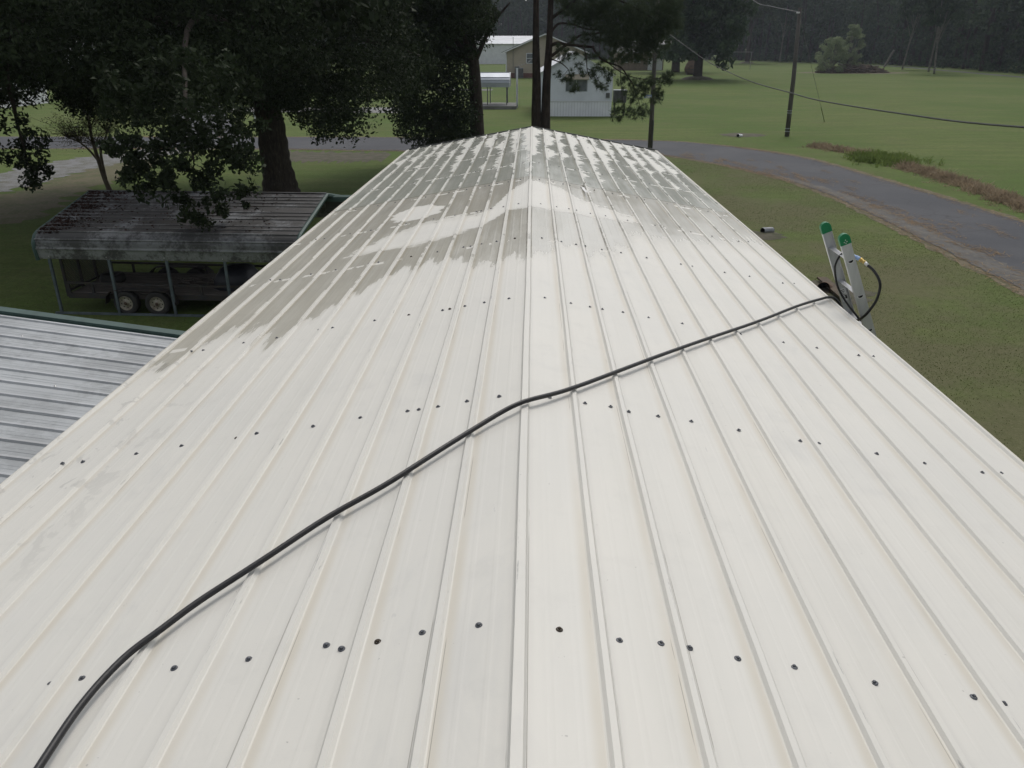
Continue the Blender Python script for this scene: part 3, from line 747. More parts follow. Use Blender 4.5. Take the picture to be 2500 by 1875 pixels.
# ================================================================== CARPORT
CP = Vector((-11.66, 17.92, 0)); CYAW = -.042
cx_, sx_ = math.cos(CYAW), math.sin(CYAW)
def cp(x, y, z): return Vector((CP.x+x*cx_-y*sx_, CP.y+x*sx_+y*cx_, z))
CLEN, CW = 6.28, 5.2
car = thing('carport', 'weathered grey metal carport with rounded eaves and green-grey posts', 'carport', cp(CLEN/2, CW/2, 0))
half = [(0.0, 1.38), (-.035, 1.64), (-.02, 1.79), (.06, 1.92), (.20, 2.00), (.38, 2.045), (2.6, 2.52)]
def along(pts, step=.02):
    out = []
    for a, b in zip(pts, pts[1:]):
        a, b = Vector(a), Vector(b); n = max(1, int((b-a).length/step))
        out += [a.lerp(b, k/n) for k in range(n)]
    out.append(Vector(pts[-1])); return out
def arc_len(P):
    L = [0]
    for a, b in zip(P, P[1:]): L.append(L[-1]+(b-a).length)
    return L
AP = along(half); AL = arc_len(AP)
def cpoint(s_):
    s_ = min(max(s_, 0), AL[-1]-1e-6); k = max(i for i in range(len(AL)) if AL[i] <= s_); k = min(k, len(AP)-2)
    f = (s_-AL[k])/(AL[k+1]-AL[k]); p = AP[k].lerp(AP[k+1], f); d = (AP[k+1]-AP[k]).normalized(); return p, Vector((-d.y, d.x))
ribs = [.25, .47, .70]+[.70+.2*k for k in range(1, 12)]
ribs = [r_ for r_ in ribs if r_ < AL[-1]-.05]
def carsheet(s0, s1, mirror, m, lift):
    ss_ = []
    for s_ in np.arange(s0, s1+1e-6, .05): ss_.append((float(s_), 0))
    ss_.append((s1, 0))
    for r_ in ribs:
        if s0+.027 <= r_ <= s1-.027: ss_ += [(r_-.026, 0), (r_-.011, .02), (r_+.011, .02), (r_+.026, 0)]
    ss_ = sorted(q for q in ss_ if s0-1e-6 <= q[0] <= s1+1e-6 and (q[1] > 0 or all(abs(q[0]-r_) >= .0259 for r_ in ribs if s0+.027 <= r_ <= s1-.027)))
    ss_ = [q for i, q in enumerate(ss_) if i == 0 or q[0]-ss_[i-1][0] > 1e-4]
    mb = MB(); nx = 10
    for j in range(nx+1):
        x = CLEN*j/nx
        for s_, h in ss_:
            p, nn = cpoint(s_); y, z = p.x+nn.x*(h+lift), p.y+nn.y*(h+lift)
            if mirror: y = CW-y
            mb.v.append(cp(x, y, z+random.uniform(-.0015, .0015)))
    n = len(ss_)
    for j in range(nx):
        for i in range(n-1):
            q = (j*n+i, (j+1)*n+i, (j+1)*n+i+1, j*n+i+1); mb.f.append(q if mirror else q[::-1])
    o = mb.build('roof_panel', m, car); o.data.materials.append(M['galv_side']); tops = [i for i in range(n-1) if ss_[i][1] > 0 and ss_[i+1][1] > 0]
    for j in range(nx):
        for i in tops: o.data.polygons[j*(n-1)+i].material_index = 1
    return o
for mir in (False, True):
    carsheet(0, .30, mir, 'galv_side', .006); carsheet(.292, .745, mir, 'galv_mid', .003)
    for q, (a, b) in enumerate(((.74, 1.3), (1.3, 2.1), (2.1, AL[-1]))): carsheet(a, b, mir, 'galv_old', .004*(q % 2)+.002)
mb = MB(); mb.bar(cp(-.01, 2.6, 2.535), cp(CLEN+.01, 2.6, 2.535), .10, .012); mb.build('ridge_cap', 'galv_old', car)
for x in (.0, CLEN+.035):
    mb = MB(); P_ = [cp(x, p.x, p.y-.03) for p in AP[::4]]+[cp(x, 2.6, 2.49)]+[cp(x, CW-p.x, p.y-.03) for p in AP[::-4]]
    mb.tube(P_, .050, 6); mb.build('end_trim', 'green_trim', car)
for x in (.26, 1.72, 3.12, 4.52, 5.92):
    for y in (.03, CW-.03):
        mb = MB(); mb.bar(cp(x, y, 0), cp(x, y, 1.62), .058); mb.build('post', 'post_paint', car)
    mb = MB(); P_ = [cp(x, p.x+.03, p.y-.07) for p in AP[10::6]]+[cp(x, 2.6, 2.44)]+[cp(x, CW-p.x-.03, p.y-.07) for p in AP[:9:-6]]
    mb.tube(P_, .028, 6); mb.build('roof_bow', 'steel_dark', car)
mb = MB(); mb.bar(cp(.1, .03, .03), cp(CLEN-.1, .03, .03), .05); mb.build('base_rail', 'post_paint', car)
for k in range(5):
    x = .26+k*1.4; mb = MB(); mb.lathe([(.010, 0), (.008, .006), (0, .008)], cp(x+.05, -.045, 1.45), 'Y', 8); mb.build('bolt', 'silver', car)
# fallen leaves lying on the carport roof
pts = []
for _ in range(1500):
    x = abs(random.gauss(0, .55))+.05 if random.random() < .72 else random.uniform(.3, 5.5); s_ = random.uniform(.8, AL[-1]-.05) if x > .6 else random.uniform(.62, AL[-1]-.05)
    if x > 6: continue
    p, nn = cpoint(s_); pts.append(cp(x, p.x+nn.x*.016, p.y+nn.y*.016))
M['leaf_litter'] = leaf_mat('leaf_litter', (.035, .020, .017), (.060, .034, .027), .0, .9)
V, F = leaves(pts, .075, rng, .5, 0, .8); o = link('leaf_litter', raw_mesh('leaf_litter', V, F), 'leaf_litter'); kind(o, 'stuff', 'drift of fallen brown leaves on the far-left carport roof')
tw = MB(); p, nn = cpoint(2.2); tw.tube([cp(4.55, p.x-.1, p.y+.03), cp(4.75, p.x+.02, p.y+.04), cp(5.0, p.x-.02, p.y+.05)], [.012, .012, .006], 5)
tag(tw.build('fallen_branch', 'twig'), 'short dark stick lying on the carport roof', 'branch')

# open frame with a green beam right of the carport
fr = thing('open_shed', 'dark panelled shed side under a green beam beside the carport', 'shed', (-4.6, 20.6, 0))
mb = MB(); mb.bar((-5.42, 20.62, 2.31), (-2.2, 20.55, 2.30), .10, .10); mb.build('beam', 'green_trim', fr)
for k in range(2):
    mb = MB(); mb.bar((-5.40, 20.66, 2.185-.165*k), (-2.25, 20.60, 2.175-.165*k), .03, .155); mb.build('panel_board', 'dark_roof', fr)
for x in (-5.1, -2.35):
    mb = MB(); mb.bar((x, 20.72, 0), (x, 20.72, 2.27), .07); mb.build('post', 'steel_dark', fr)
mb = MB(); mb.bar((-5.4, 20.75, 2.37), (-2.2, 20.68, 2.36), .30, .02); mb.build('roof_edge', 'green_trim', fr)
pile = MB()
for _ in range(60):
    c = Vector((random.uniform(-5.6, -3.2), random.uniform(19.7, 21.9), random.uniform(.03, .35))); a = random.uniform(0, 3.1)
    d = Vector((math.cos(a), math.sin(a), random.uniform(-.2, .3)))*random.uniform(.25, .7); pile.bar(c-d*.5, c+d*.5, .05)
tag(pile.build('scrap_pile', 'rust'), 'heap of rusty scrap half hidden behind the left eave', 'scrap')

# ================================================================== TRAILER UNDER THE CARPORT
tr = thing('utility_trailer', 'black twin-axle utility trailer with wooden deck parked under the carport', 'trailer', cp(2.6, 1.1, 0))
TX0, TX1, TY0, TY1, TZ = .42, 5.9, .22, 2.15, .47
def T(x, y, z): return cp(x, y, z)
ty = -.01
nb = 11
for k in range(nb):
    y = TY0+.06+(TY1-TY0-.12)*(k+.5)/nb; mb = MB()
    mb.bar(T(TX0+.05, y, TZ+random.uniform(-.004, .004)), T(TX1-.05, y, TZ+random.uniform(-.004, .004)), (TY1-TY0-.12)/nb-.012, .035); mb.build('plank', 'deck_wood', tr)
for y in (TY0, TY1):
    mb = MB(); mb.bar(T(TX0, y, TZ-.05), T(TX1, y, TZ-.05), .05, .12); mb.build('frame_rail', 'steel_dark', tr)
    mb = MB(); mb.bar(T(TX0, y, .74), T(TX1, y, .70), .05, .05); mb.build('top_rail', 'steel_dark', tr)
    for x in (.45, 1.05, 3.05, 3.75, 4.6, 5.5):
        mb = MB(); mb.bar(T(x, y, TZ-.03), T(x, y, .73), .05); mb.build('upright', 'steel_dark', tr)
for x in (TX0, TX1):
    mb = MB(); mb.bar(T(x, TY0, TZ-.06), T(x, TY1, TZ-.06), .06, .1); mb.build('cross_rail', 'steel_dark', tr)
gate = MB(); gate.bar(T(.40, TY0, 1.42), T(.40, TY1, 1.42), .05); gate.bar(T(.40, TY0, .52), T(.40, TY1, .52), .05)
for y in (TY0, TY0+.64, TY0+1.29, TY1): gate.bar(T(.40, y, .40), T(.40, y, 1.44), .055)
gate = gate.build('ramp_gate', 'steel_dark', tr)
mesh = MB()
for k in range(-16, 30):
    y = TY0+k*.07
    for sgn in (1, -1):
        a = [(y, .54), (y+sgn*.9, 1.44)] if sgn > 0 else [(y+.9, .54), (y, 1.44)]
        (ya, za), (yb, zb) = a
        # clip to the gate
        t0, t1 = 0.0, 1.0
        for lo, hi in ((TY0, TY1),):
            dy = yb-ya
            ta, tb = (lo-ya)/dy, (hi-ya)/dy
            t0, t1 = max(t0, min(ta, tb)), min(t1, max(ta, tb))
        if t1-t0 > .03: mesh.bar(T(.41, ya+(yb-ya)*t0, za+(zb-za)*t0), T(.41, ya+(yb-ya)*t1, za+(zb-za)*t1), .012)
mesh.build('mesh_infill', 'steel_dark', gate)
tyre = MB(); tyre.lathe([(.175, -.075), (.20, -.09), (.27, -.098), (.295, -.08), (.302, -.04), (.302, .04), (.295, .08), (.27, .098), (.20, .09), (.175, .075)], (0, 0, 0), 'Y', 28)
rim = MB(); rim.lathe([(.178, -.085), (.170, -.088), (.160, -.062), (.120, -.045), (.085, -.058), (.055, -.062), (.05, -.08), (.035, -.09), (0, -.09)], (0, 0, 0), 'Y', 28)
holes = MB()
for k in range(8):
    a = k*math.pi/4; holes.lathe([(.017, 0), (.016, -.003), (0, -.003)], (.118*math.cos(a), -.0475, .118*math.sin(a)), 'Y', 8)
hub = MB(); hub.lathe([(.040, -.081), (.038, -.10), (.025, -.108), (0, -.108)], (0, 0, 0), 'Y', 12)
mes = {}
for nm, b_, mt in (('tyre', tyre, 'rubber'), ('rim', rim, 'rim'), ('hub', hub, 'rust'), ('lug_hole', holes, 'black_hole')):
    me = D.meshes.new(nm); me.from_pydata(b_.v, [], b_.f); me.update(); me.materials.append(M[mt]); mes[nm] = me
    me.polygons.foreach_set('use_smooth', [True]*len(me.polygons))
for x in (1.90, 2.68):
    for y, fl in ((.03+.10, 1), (TY1+.13, -1)):
        wheel = D.objects.new('wheel', mes['tyre']); COL.objects.link(wheel); adopt(wheel, tr)
        wheel.location = T(x, y, .298); wheel.rotation_euler = (0, random.uniform(0, 3), CYAW if fl > 0 else CYAW+math.pi)
        for nm in ('rim', 'hub', 'lug_hole'):
            c = D.objects.new(nm, mes[nm]); COL.objects.link(c); c.parent = wheel
for y in (.12, TY1+.13):
    fp = [(1.42, .30), (1.47, .50), (1.60, .615), (1.80, .645), (2.78, .645), (2.98, .615), (3.11, .50), (3.16, .30)]
    mb = MB()
    for j, yy in enumerate((y-.12, y+.10)): mb.v += [T(a, yy, b) for a, b in fp]
    mb.v += [T(a, yy, b-.02) for yy in (y-.12, y+.10) for a, b in fp]
    n = len(fp)
    for i in range(n-1):
        mb.f += [(i, i+1, n+i+1, n+i), (2*n+i, 3*n+i, 3*n+i+1, 2*n+i+1), (i, 2*n+i, 2*n+i+1, i+1), (n+i, n+i+1, 3*n+i+1, 3*n+i)]
    mb.build('fender', 'steel_dark', tr)
mb = MB(); mb.bar(T(TX1, .7, TZ-.06), T(TX1+1.1, 1.18, TZ-.06), .07, .09); mb.bar(T(TX1, 1.68, TZ-.06), T(TX1+1.1, 1.2, TZ-.06), .07, .09); mb.build('drawbar', 'steel_dark', tr)
sp_ = MB(); sp_.lathe([(.14, .0), (.27, .0), (.30, .05), (.30, .14), (.27, .19), (.14, .19), (.14, 0)], T(.98, 1.25, TZ+.022), 'Z', 22)
tag(sp_.build('spare_tyre', 'rubber', None, True), 'black spare tyre lying flat on the trailer deck', 'tyre')
def lump(c, size, seed, n=7):
    r_ = np.random.default_rng(seed); mb = MB(); V_ = []; F_ = []
    rings, segn = n, 16
    for i in range(rings+1):
        ph = math.pi/2*i/rings
        for k in range(segn):
            a = 2*math.pi*k/segn; rr = (abs(math.cos(a))**.5*np.sign(math.cos(a)), abs(math.sin(a))**.5*np.sign(math.sin(a)))
            w = math.cos(ph)**.45*(1+r_.uniform(-.07, .07)); V_.append(Vector(c)+Vector((size[0]/2*rr[0]*w, size[1]/2*rr[1]*w, size[2]*math.sin(ph)*(1+r_.uniform(-.05, .05)))))
    for i in range(rings):
        for k in range(segn): F_.append((i*segn+k, i*segn+(k+1) % segn, (i+1)*segn+(k+1) % segn, (i+1)*segn+k))
    mb.add(V_, F_); return mb
M['tarp_dark'] = simple('tarp_dark', (.016, .018, .026), (.028, .03, .04), 3, .5, bump=.4, bscale=6)
tag(lump(T(4.3, 1.1, TZ+.018), (1.0, 1.0, .52), 3).build('tarped_load', 'tarp_dark', None, True), 'dark blue-black tarped load at the right end of the trailer', 'load')
cl = MB()
for _ in range(26):
    c = T(random.uniform(2.75, 3.6), random.uniform(.9, 1.6), TZ+.03+random.uniform(0, .09)); a = random.uniform(0, 3.1); d = Vector((math.cos(a), math.sin(a), random.uniform(-.1, .1)))*random.uniform(.15, .5)
    cl.bar(c-d*.5, c+d*.5, .035, .02)
tag(cl.build('board_offcuts', 'deck_wood'), 'loose pile of board offcuts on the trailer deck', 'boards')

# ================================================================== TREES
def limb(mb, pts, r0, r1, sub=5, n=7):
    P_ = smooth_path(pts, sub); k = len(P_)
    mb.tube(P_, [r0+(r1-r0)*i/(k-1) for i in range(k)], n)
def clumps(centers, rad_, per, rg, squash=.7):
    C = np.repeat(np.asarray(centers, float), per, 0); n = len(C)
    d = rg.normal(size=(n, 3)); d = unit(d)*np.cbrt(rg.uniform(0, 1, (n, 1)))
    rr = np.repeat(np.broadcast_to(np.asarray(rad_, float), (len(centers),)), per)[:, None]
    d[:, 2] *= squash
    return C+d*rr

# --- big oak on the left
oak = thing('oak_tree', 'huge dark spreading oak left of the roof, branches hanging over the carport', 'tree', (-10.8, 34, 0))
rg = np.random.default_rng(11)
tk = MB()
tp = smooth_path([(-10.75, 34, -.1), (-10.80, 34, .35), (-10.80, 34, 1.0), (-10.88, 34, 1.6), (-10.90, 34, 2.4), (-10.95, 34, 3.5), (-11.1, 34, 4.7), (-11.35, 34, 6.2), (-11.5, 34.1, 8.5), (-11.4, 34, 11.5)], 6)
trr = [.86, .74, .66, .63, .57, .52, .48, .40, .28, .12]
kk = len(tp); rad_l = [float(np.interp(i/(kk-1)*9, range(10), trr))*(1+.035*math.sin(i*1.7)) for i in range(kk)]
tk.tube(tp, rad_l, 18)
V_ = np.array(tk.v)
tk.v = [(x+.035*math.sin(z*2.3+math.atan2(y-34, x+10.9)*5), y+.035*math.cos(z*1.9+math.atan2(y-34, x+10.9)*4), z) for x, y, z in tk.v]
hubs = [((-11.0, 34, 4.4), [(-13, 31, 6.6), (-15.0, 27.5, 7.2), (-15.6, 25, 6.0), (-15.3, 24.1, 4.2), (-15.2, 24, 2.9)], .2),
        ((-11.0, 34, 4.6), [(-10.6, 30, 6.6), (-9.6, 24, 6.6), (-8.2, 19.5, 4.9), (-7.6, 18, 3.6)], .15),
        ((-11.2, 34, 5.2), [(-14.5, 34.5, 6.8), (-19, 34, 7.4), (-23, 33, 6.8)], .25),
        ((-11.0, 34, 4.2), [(-9.2, 34.5, 5.6), (-7, 35, 6.2), (-4.6, 35, 5.6)], .20),
        ((-11.1, 34, 5.0), [(-9.6, 35.5, 5.0), (-9.2, 36, 3.6), (-9.1, 36, 2.7)], .10),
        ((-11.3, 34, 6.0), [(-9, 31, 8.5), (-7.5, 28, 9.5)], .2), ((-11.3, 34, 6.4), [(-14, 37, 9), (-17, 39, 10)], .2), ((-11.5, 34, 7.2), [(-10, 37, 10), (-8, 39, 11)], .2)]
for b0, rest, r0 in hubs: limb(tk, [b0]+rest, r0, .018)
tk.build('trunk', 'bark_oak', oak, True)
cen = []; 
while len(cen) < 1050:                       # lower skirt of the crown
    x, y = rg.uniform(-1, 1, 2)
    if x*x+y*y > 1: continue
    px_, py_ = -14.8+x*10.6, 30.5+y*11.0
    rr = x*x+y*y
    if px_ > -6.5 and py_ < 27: continue
    bot = 4.15 + .55*math.sin(px_*.9+py_*.6)+.35*math.sin(px_*2.3-py_*1.1) + (.9 if py_ < 26 else 0)
    cen.append((px_, py_, bot+rg.uniform(0, 1)**1.4*4.2*math.sqrt(max(.12, 1-rr*.8))))
lower = np.array(cen)
cen = []
while len(cen) < 420:
    d = rg.normal(size=3); d /= np.linalg.norm(d); d[2] = abs(d[2]); r_ = rg.uniform(.7, 1)
    cen.append((-14.8+d[0]*10.0*r_, 30.8+d[1]*10.2*r_, 7.2+d[2]*7.5*r_))
upper = np.array(cen)
cen = np.array
hangA = np.array([(-11.9, 3.3), (-12.3, 3.6), (-11.7, 3.9), (-10.9, 3.4), (-9.9, 3.4), (-9.0, 3.3), (-8.6, 3.0), (-9.6, 4.3), (-10.6, 4.4), (-11.4, 4.6), (-12.2, 4.4), (-8.8, 4.3), (-8.4, 3.9), (-10.1, 4.9), (-9.2, 4.8), (-11, 5.1), (-12, 5.1), (-8.4, 4.9), (-8.9, 5.3), (-9.9, 5.5), (-11, 5.6), (-10.4, 1.25), (-10.1, 1.05), (-11.9, 2.4), (-12.1, 3.0), (-8.7, 2.6), (-12.5, 2.86), (-12.15, 2.52), (-11.76, 3.06), (-11.27, 3.46), (-11.32, 2.39), (-10.97, 1.97), (-10.46, 2.46), (-10.22, 1.45), (-10.03, 2.05), (-9.7, 2.8), (-9.24, 2.12), (-9.0, 2.8), (-9.07, 1.84), (-10.55, 3.59), (-9.46, 3.46), (-8.6, 3.47), (-11.94, 2.11), (-10.9, 3.0), (-10.4, 3.1), (-9.8, 2.4), (-11.6, 2.7), (-10.2, 3.9), (-11.2, 4.1), (-9.2, 4.0)])
L3 = clumps(np.array([(-10.3, 28, 6.4), (-10.0, 26, 6.2), (-9.6, 24, 6.1), (-9.2, 22.5, 5.8), (-8.7, 21, 5.4), (-8.3, 20, 4.9), (-8.0, 19, 4.5), (-9.0, 22, 5.2), (-9.5, 24, 5.6)]), .6, 5, rg)
A3 = np.stack([hangA[:, 0]*.75, np.full(len(hangA), 18.0)+rg.uniform(-.25, .5, len(hangA)), 6+(hangA[:, 1]-6)*.745], 1)
hangB = np.array([(-15.29, 3.58), (-15.07, 3.32), (-14.89, 2.92), (-15.42, 2.78), (-15.16, 2.37), (-14.58, 3.32), (-14.67, 2.65), (-15.43, 2.16), (-15.92, 3.05), (-15.2, 4.0), (-15.6, 4.4)])
B3 = np.stack([hangB[:, 0], np.full(len(hangB), 24.0)+rg.uniform(-.3, .6, len(hangB)), hangB[:, 1]], 1)
C3 = np.array([(-10.2, 36, 3.18), (-9.78, 36, 2.89), (-9.34, 36, 3.18), (-9.19, 36, 2.6), (-8.85, 36, 2.89), (-9.41, 36, 2.4), (-10.1, 35.6, 3.4), (-9.0, 35.6, 3.7), (-8.2, 35.6, 3.9), (-7.4, 35.6, 4.2), (-8.6, 36, 4.4)])
P_all = np.concatenate([clumps(L3, .4, 70, rg), clumps(lower, rg.uniform(.55, 1.05, len(lower)), 170, rg), clumps(clumps(A3, .38, 5, rg, .9), rg.uniform(.10, .26, len(A3)*5), 34, rg, .9), clumps(clumps(B3, .40, 5, rg, .95), rg.uniform(.10, .26, len(B3)*5), 32, rg, .95), clumps(C3, .55, 170, rg, .9)])
V, F = leaves(P_all, .145, rg, .48, .3)
V2, F2 = leaves(clumps(upper, rg.uniform(1.0, 1.7, len(upper)), 110, rg), .38, rg, .5, .2)
link('crown', raw_mesh('oak_crown', np.concatenate([V, V2]), np.concatenate([F, F2+len(V)])), 'leaf_oak', oak)

# --- second oak with leafy suckers, behind the left end of the roof
oak2 = thing('oak_tree', 'dark oak with leafy shoots round its trunk just beyond the roof end', 'tree', (-3.0, 45, 0))
tk = MB(); limb(tk, [(-2.95, 45, -.1), (-3.02, 45, 1), (-3.06, 45, 2.5), (-3.1, 45, 4.0), (-3.2, 45, 5.5), (-3.5, 45, 7.2), (-3.6, 45, 10)], .46, .2, 5, 14)
for e in [(-6, 43.5, 7.5), (-8.5, 43, 7.6), (-1.2, 44, 8), (-4, 41, 8.5), (-5, 48, 9)]: limb(tk, [(-3.2, 45, 5.0), ((-3.2+e[0])/2, (45+e[1])/2, 6.9), e], .16, .03)
for e in [(-6.4, 43, 3.5), (-4.8, 43, 3.0), (-5.6, 43.2, 2.2)]: limb(tk, [(-3.05, 45, .6), ((-3.1+e[0])/2, 44, 1.4), e], .07, .015)
tk.build('trunk', 'bark_oak', oak2, True)
bush = np.array([(-6.71, 43.0, 3.78), (-6.04, 43.0, 2.87), (-6.57, 43.0, 1.95), (-5.63, 43.0, 1.25), (-4.63, 43.0, 1.72), (-3.9, 43.0, 1.49), (-3.63, 43.2, 2.65), (-4.81, 43.0, 3.33), (-3.9, 43.2, 4.0), (-3.6, 43.0, .9), (-5.97, 43.0, 4.22), (-5.15, 43.0, .78), (-6.9, 43.0, 2.87), (-5.4, 43.6, 2.4), (-4.4, 43.5, 2.3), (-5.2, 43.5, 4.6), (-6.4, 43.4, 4.9), (-4.2, 43.5, 5.0), (-7.2, 43.2, 4.7)])
cc = []
while len(cc) < 400:
    d = rg.normal(size=3); d /= np.linalg.norm(d); r_ = rg.uniform(.35, 1)
    p = np.array([-5.1+d[0]*4.7*r_, 44.2+d[1]*4.5*r_, 8.2+d[2]*(3.3 if d[2] < 0 else 6)*r_])
    if p[0] > -2.7 or (p[0] > -5.0 and p[2] < 6.3): continue
    cc.append(p)
bush2 = np.concatenate([bush+np.array([.15, 1.1, .1]), bush+np.array([-.1, 2.2, -.1])])
Pt = np.concatenate([clumps(bush, .78, 420, rg, .95), clumps(bush2, .85, 260, rg, .95), clumps(np.array([(-2.5, 44.2, 6.9), (-2.2, 44, 7.5), (-3.0, 44.2, 6.4), (-3.4, 44.0, 6.9), (-2.6, 44.3, 8.2), (-3.3, 43.8, 5.7), (-4.0, 43.9, 5.6)]), .55, 230, rg), clumps(np.array(cc), rg.uniform(.8, 1.3, len(cc)), 190, rg)])
V, F = leaves(Pt, .19, rg, .48, .25); link('crown', raw_mesh('oak_crown', V, F), 'leaf_oak_light', oak2)

# --- twin-stemmed pine
pine = thing('pine_tree', 'twin-trunked pine with long drooping needle branches behind the roof peak', 'tree', (.45, 42, 0))
tk = MB()
limb(tk, [(.28, 42, -.1), (.22, 42, 1.6), (.18, 42, 2.95), (.18, 42, 4.27), (.14, 42, 5.55), (.12, 42, 6.8), (.10, 42, 9), (.0, 42, 15)], .31, .10, 5, 14)
limb(tk, [(.62, 42, -.1), (.66, 42, 1.6), (.66, 42, 2.95), (.68, 42, 4.27), (.75, 42, 5.55), (.80, 42, 6.8), (.85, 42, 9), (1.1, 42, 15)], .29, .10, 5, 14)
br = [([(.80, 42, 5.99), (1.21, 41.6, 6.12), (1.56, 41.5, 6.06), (2.57, 41.5, 5.96), (2.95, 41.4, 5.93)], .095, .06),
      ([(.75, 42, 5.45), (1.0, 41.9, 5.60), (1.37, 41.8, 5.88), (1.86, 41.8, 6.17), (2.28, 41.8, 6.46), (2.75, 41.8, 6.51), (3.4, 41.6, 6.6)], .09, .035),
      ([(.80, 42, 6.5), (1.04, 42, 6.83), (1.27, 42, 6.99), (1.84, 42, 6.96), (2.71, 42, 6.73), (3.9, 41.8, 6.7)], .08, .03),
      ([(.78, 42, 5.40), (1.0, 41.6, 5.36), (1.36, 41, 5.22), (1.71, 41, 4.93), (1.78, 41, 4.69)], .04, .012),
      ([(2.88, 41.4, 5.93), (3.12, 41, 5.54), (3.56, 41, 5.27), (4.23, 41, 5.04), (4.6, 41, 4.61), (4.91, 41, 4.21), (4.91, 41, 3.66), (4.76, 41, 3.25)], .06, .012),
      ([(2.4, 41.5, 6.0), (2.54, 40.8, 5.54), (2.62, 40.8, 4.88), (2.84, 40.8, 4.48)], .035, .01),
      ([(.85, 42, 7.2), (2.5, 41.6, 8.2), (4.2, 41.3, 7.9), (5.6, 41.1, 7.2)], .09, .03), ([(4.4, 41.3, 7.7), (5.3, 41.1, 6.8), (5.8, 41, 6.2)], .03, .01),
      ([(3.56, 41, 5.27), (4.4, 41, 4.75), (5.4, 41, 4.5), (6.5, 41, 4.6)], .03, .01), ([(4.6, 41, 4.61), (5.0, 41, 3.95), (5.3, 41, 3.2), (5.25, 41, 2.9)], .02, .008),
      ([(4.2, 41, 5.04), (4.3, 41, 4.2), (4.4, 41, 3.4), (4.2, 41, 2.85)], .02, .008), ([(1.71, 41, 4.93), (1.5, 41, 4.7), (1.25, 41, 4.55)], .015, .006),
      ([(2.6, 40.9, 5.0), (3.0, 41, 4.75), (3.3, 41, 4.3), (3.6, 41, 4.3)], .02, .007), ([(1.37, 41.8, 5.88), (1.6, 41.4, 5.6), (1.35, 41.2, 5.45)], .02, .006),
      ([(.1, 42, 8.5), (-1.5, 41.5, 9.6), (-3, 41.2, 9.4)], .08, .02), ([(.6, 42, 10), (2.0, 43, 11), (3.6, 43.5, 11)], .07, .02), ([(.1, 42, 11), (-1.3, 43, 12), (-2.4, 43.4, 12.2)], .06, .02)]
for P_, a, b in br: limb(tk, P_, a, b, 5, 6)
tk.build('trunk', 'bark_pine', pine, True)
tuft = [(1.7, 41.8, 7.7), (2.2, 41.6, 7.2), (2.9, 41.5, 7.8), (3.4, 41.3, 7.9), (1.5, 41.8, 8.3), (3.81, 41, 7.57), (4.68, 41, 7.57), (5.56, 41, 7.37), (6.3, 41, 7.37), (3.85, 41, 6.78), (4.95, 41, 6.78), (6.03, 41, 6.85), (6.5, 41, 6.97), (4.32, 41, 6.29), (5.2, 41, 6.17), (6.4, 41, 7.88), (3.2, 41.3, 7.2), (2.6, 41.5, 7.4), (4.4, 41, 7.1), (5.5, 41, 6.6), (3.4, 41.2, 6.55), (4.8, 41, 5.7), (4.2, 41, 5.7), (5.6, 41, 5.7), (3.9, 41, 6.2), (5.9, 41, 6.2)]
heavy = clumps(np.array(tuft), .70, 75, rg, .8)
low = [(4.42, 41, 4.44), (5.1, 41, 4.31), (5.77, 41, 4.4), (6.3, 41, 4.44), (6.6, 41, 4.56), (4.67, 41, 3.97), (5.35, 41, 3.89), (6.03, 41, 3.89), (4.3, 41, 3.25), (4.73, 41, 3.03), (5.24, 41, 2.9), (5.54, 41, 3.12), (4.14, 41, 2.85), (6.05, 41, 3.6), (5.0, 41, 3.6), (5.5, 41, 4.15)]
lowc = clumps(np.array(low), .36, 20, rg, .9)
low2 = [(1.17, 41, 4.74), (1.44, 41, 4.53), (1.76, 41, 4.47), (1.86, 41, 4.74), (2.11, 41, 4.15), (2.38, 41, 4.74), (1.88, 41, 4.07), (2.81, 41, 4.74), (3.02, 41, 4.47), (3.27, 41, 4.2), (3.47, 41, 4.12), (3.6, 41, 4.47), (2.95, 41, 4.88), (3.14, 41, 5.01), (1.67, 41, 5.54), (1.33, 41, 5.49), (3.5, 41, 4.9), (2.5, 41.3, 6.2), (3.0, 41.3, 6.3)]
low2 += [(1.2, 41, 5.9), (1.6, 41.2, 5.8), (2.1, 41.2, 5.6), (2.6, 41, 5.5), (3.0, 41, 5.6), (3.4, 41, 5.4), (2.2, 41, 5.1), (1.9, 41.2, 6.3), (2.4, 41.2, 6.6), (3.8, 41, 4.7), (3.9, 41, 5.3)]
low2c = clumps(np.array(low2), .22, 9, rg, .9)
high = clumps(np.array([(-2.5, 41.2, 9.6), (-1.4, 41.5, 9.9), (2, 43, 11.2), (3.4, 43.4, 11.2), (-2, 43.2, 12.3), (.2, 42, 14), (1.2, 42, 14.5), (4, 41.3, 8.6), (5.2, 41.2, 8.3), (2.6, 41.6, 8.7), (.5, 42, 12), (2.0, 42, 9.0), (6.2, 41.2, 8.5)]), .9, 70, rg, .7)
Cn = np.concatenate([heavy, lowc, low2c, high]); ax = unit(rg.normal(size=(len(Cn), 3))*.6+np.array([.25, -.1, .1]))
V, F = needles(Cn, ax, rg, 30, .25, .015, .75)
link('needles', raw_mesh('pine_needles', V, F), 'needle', pine)

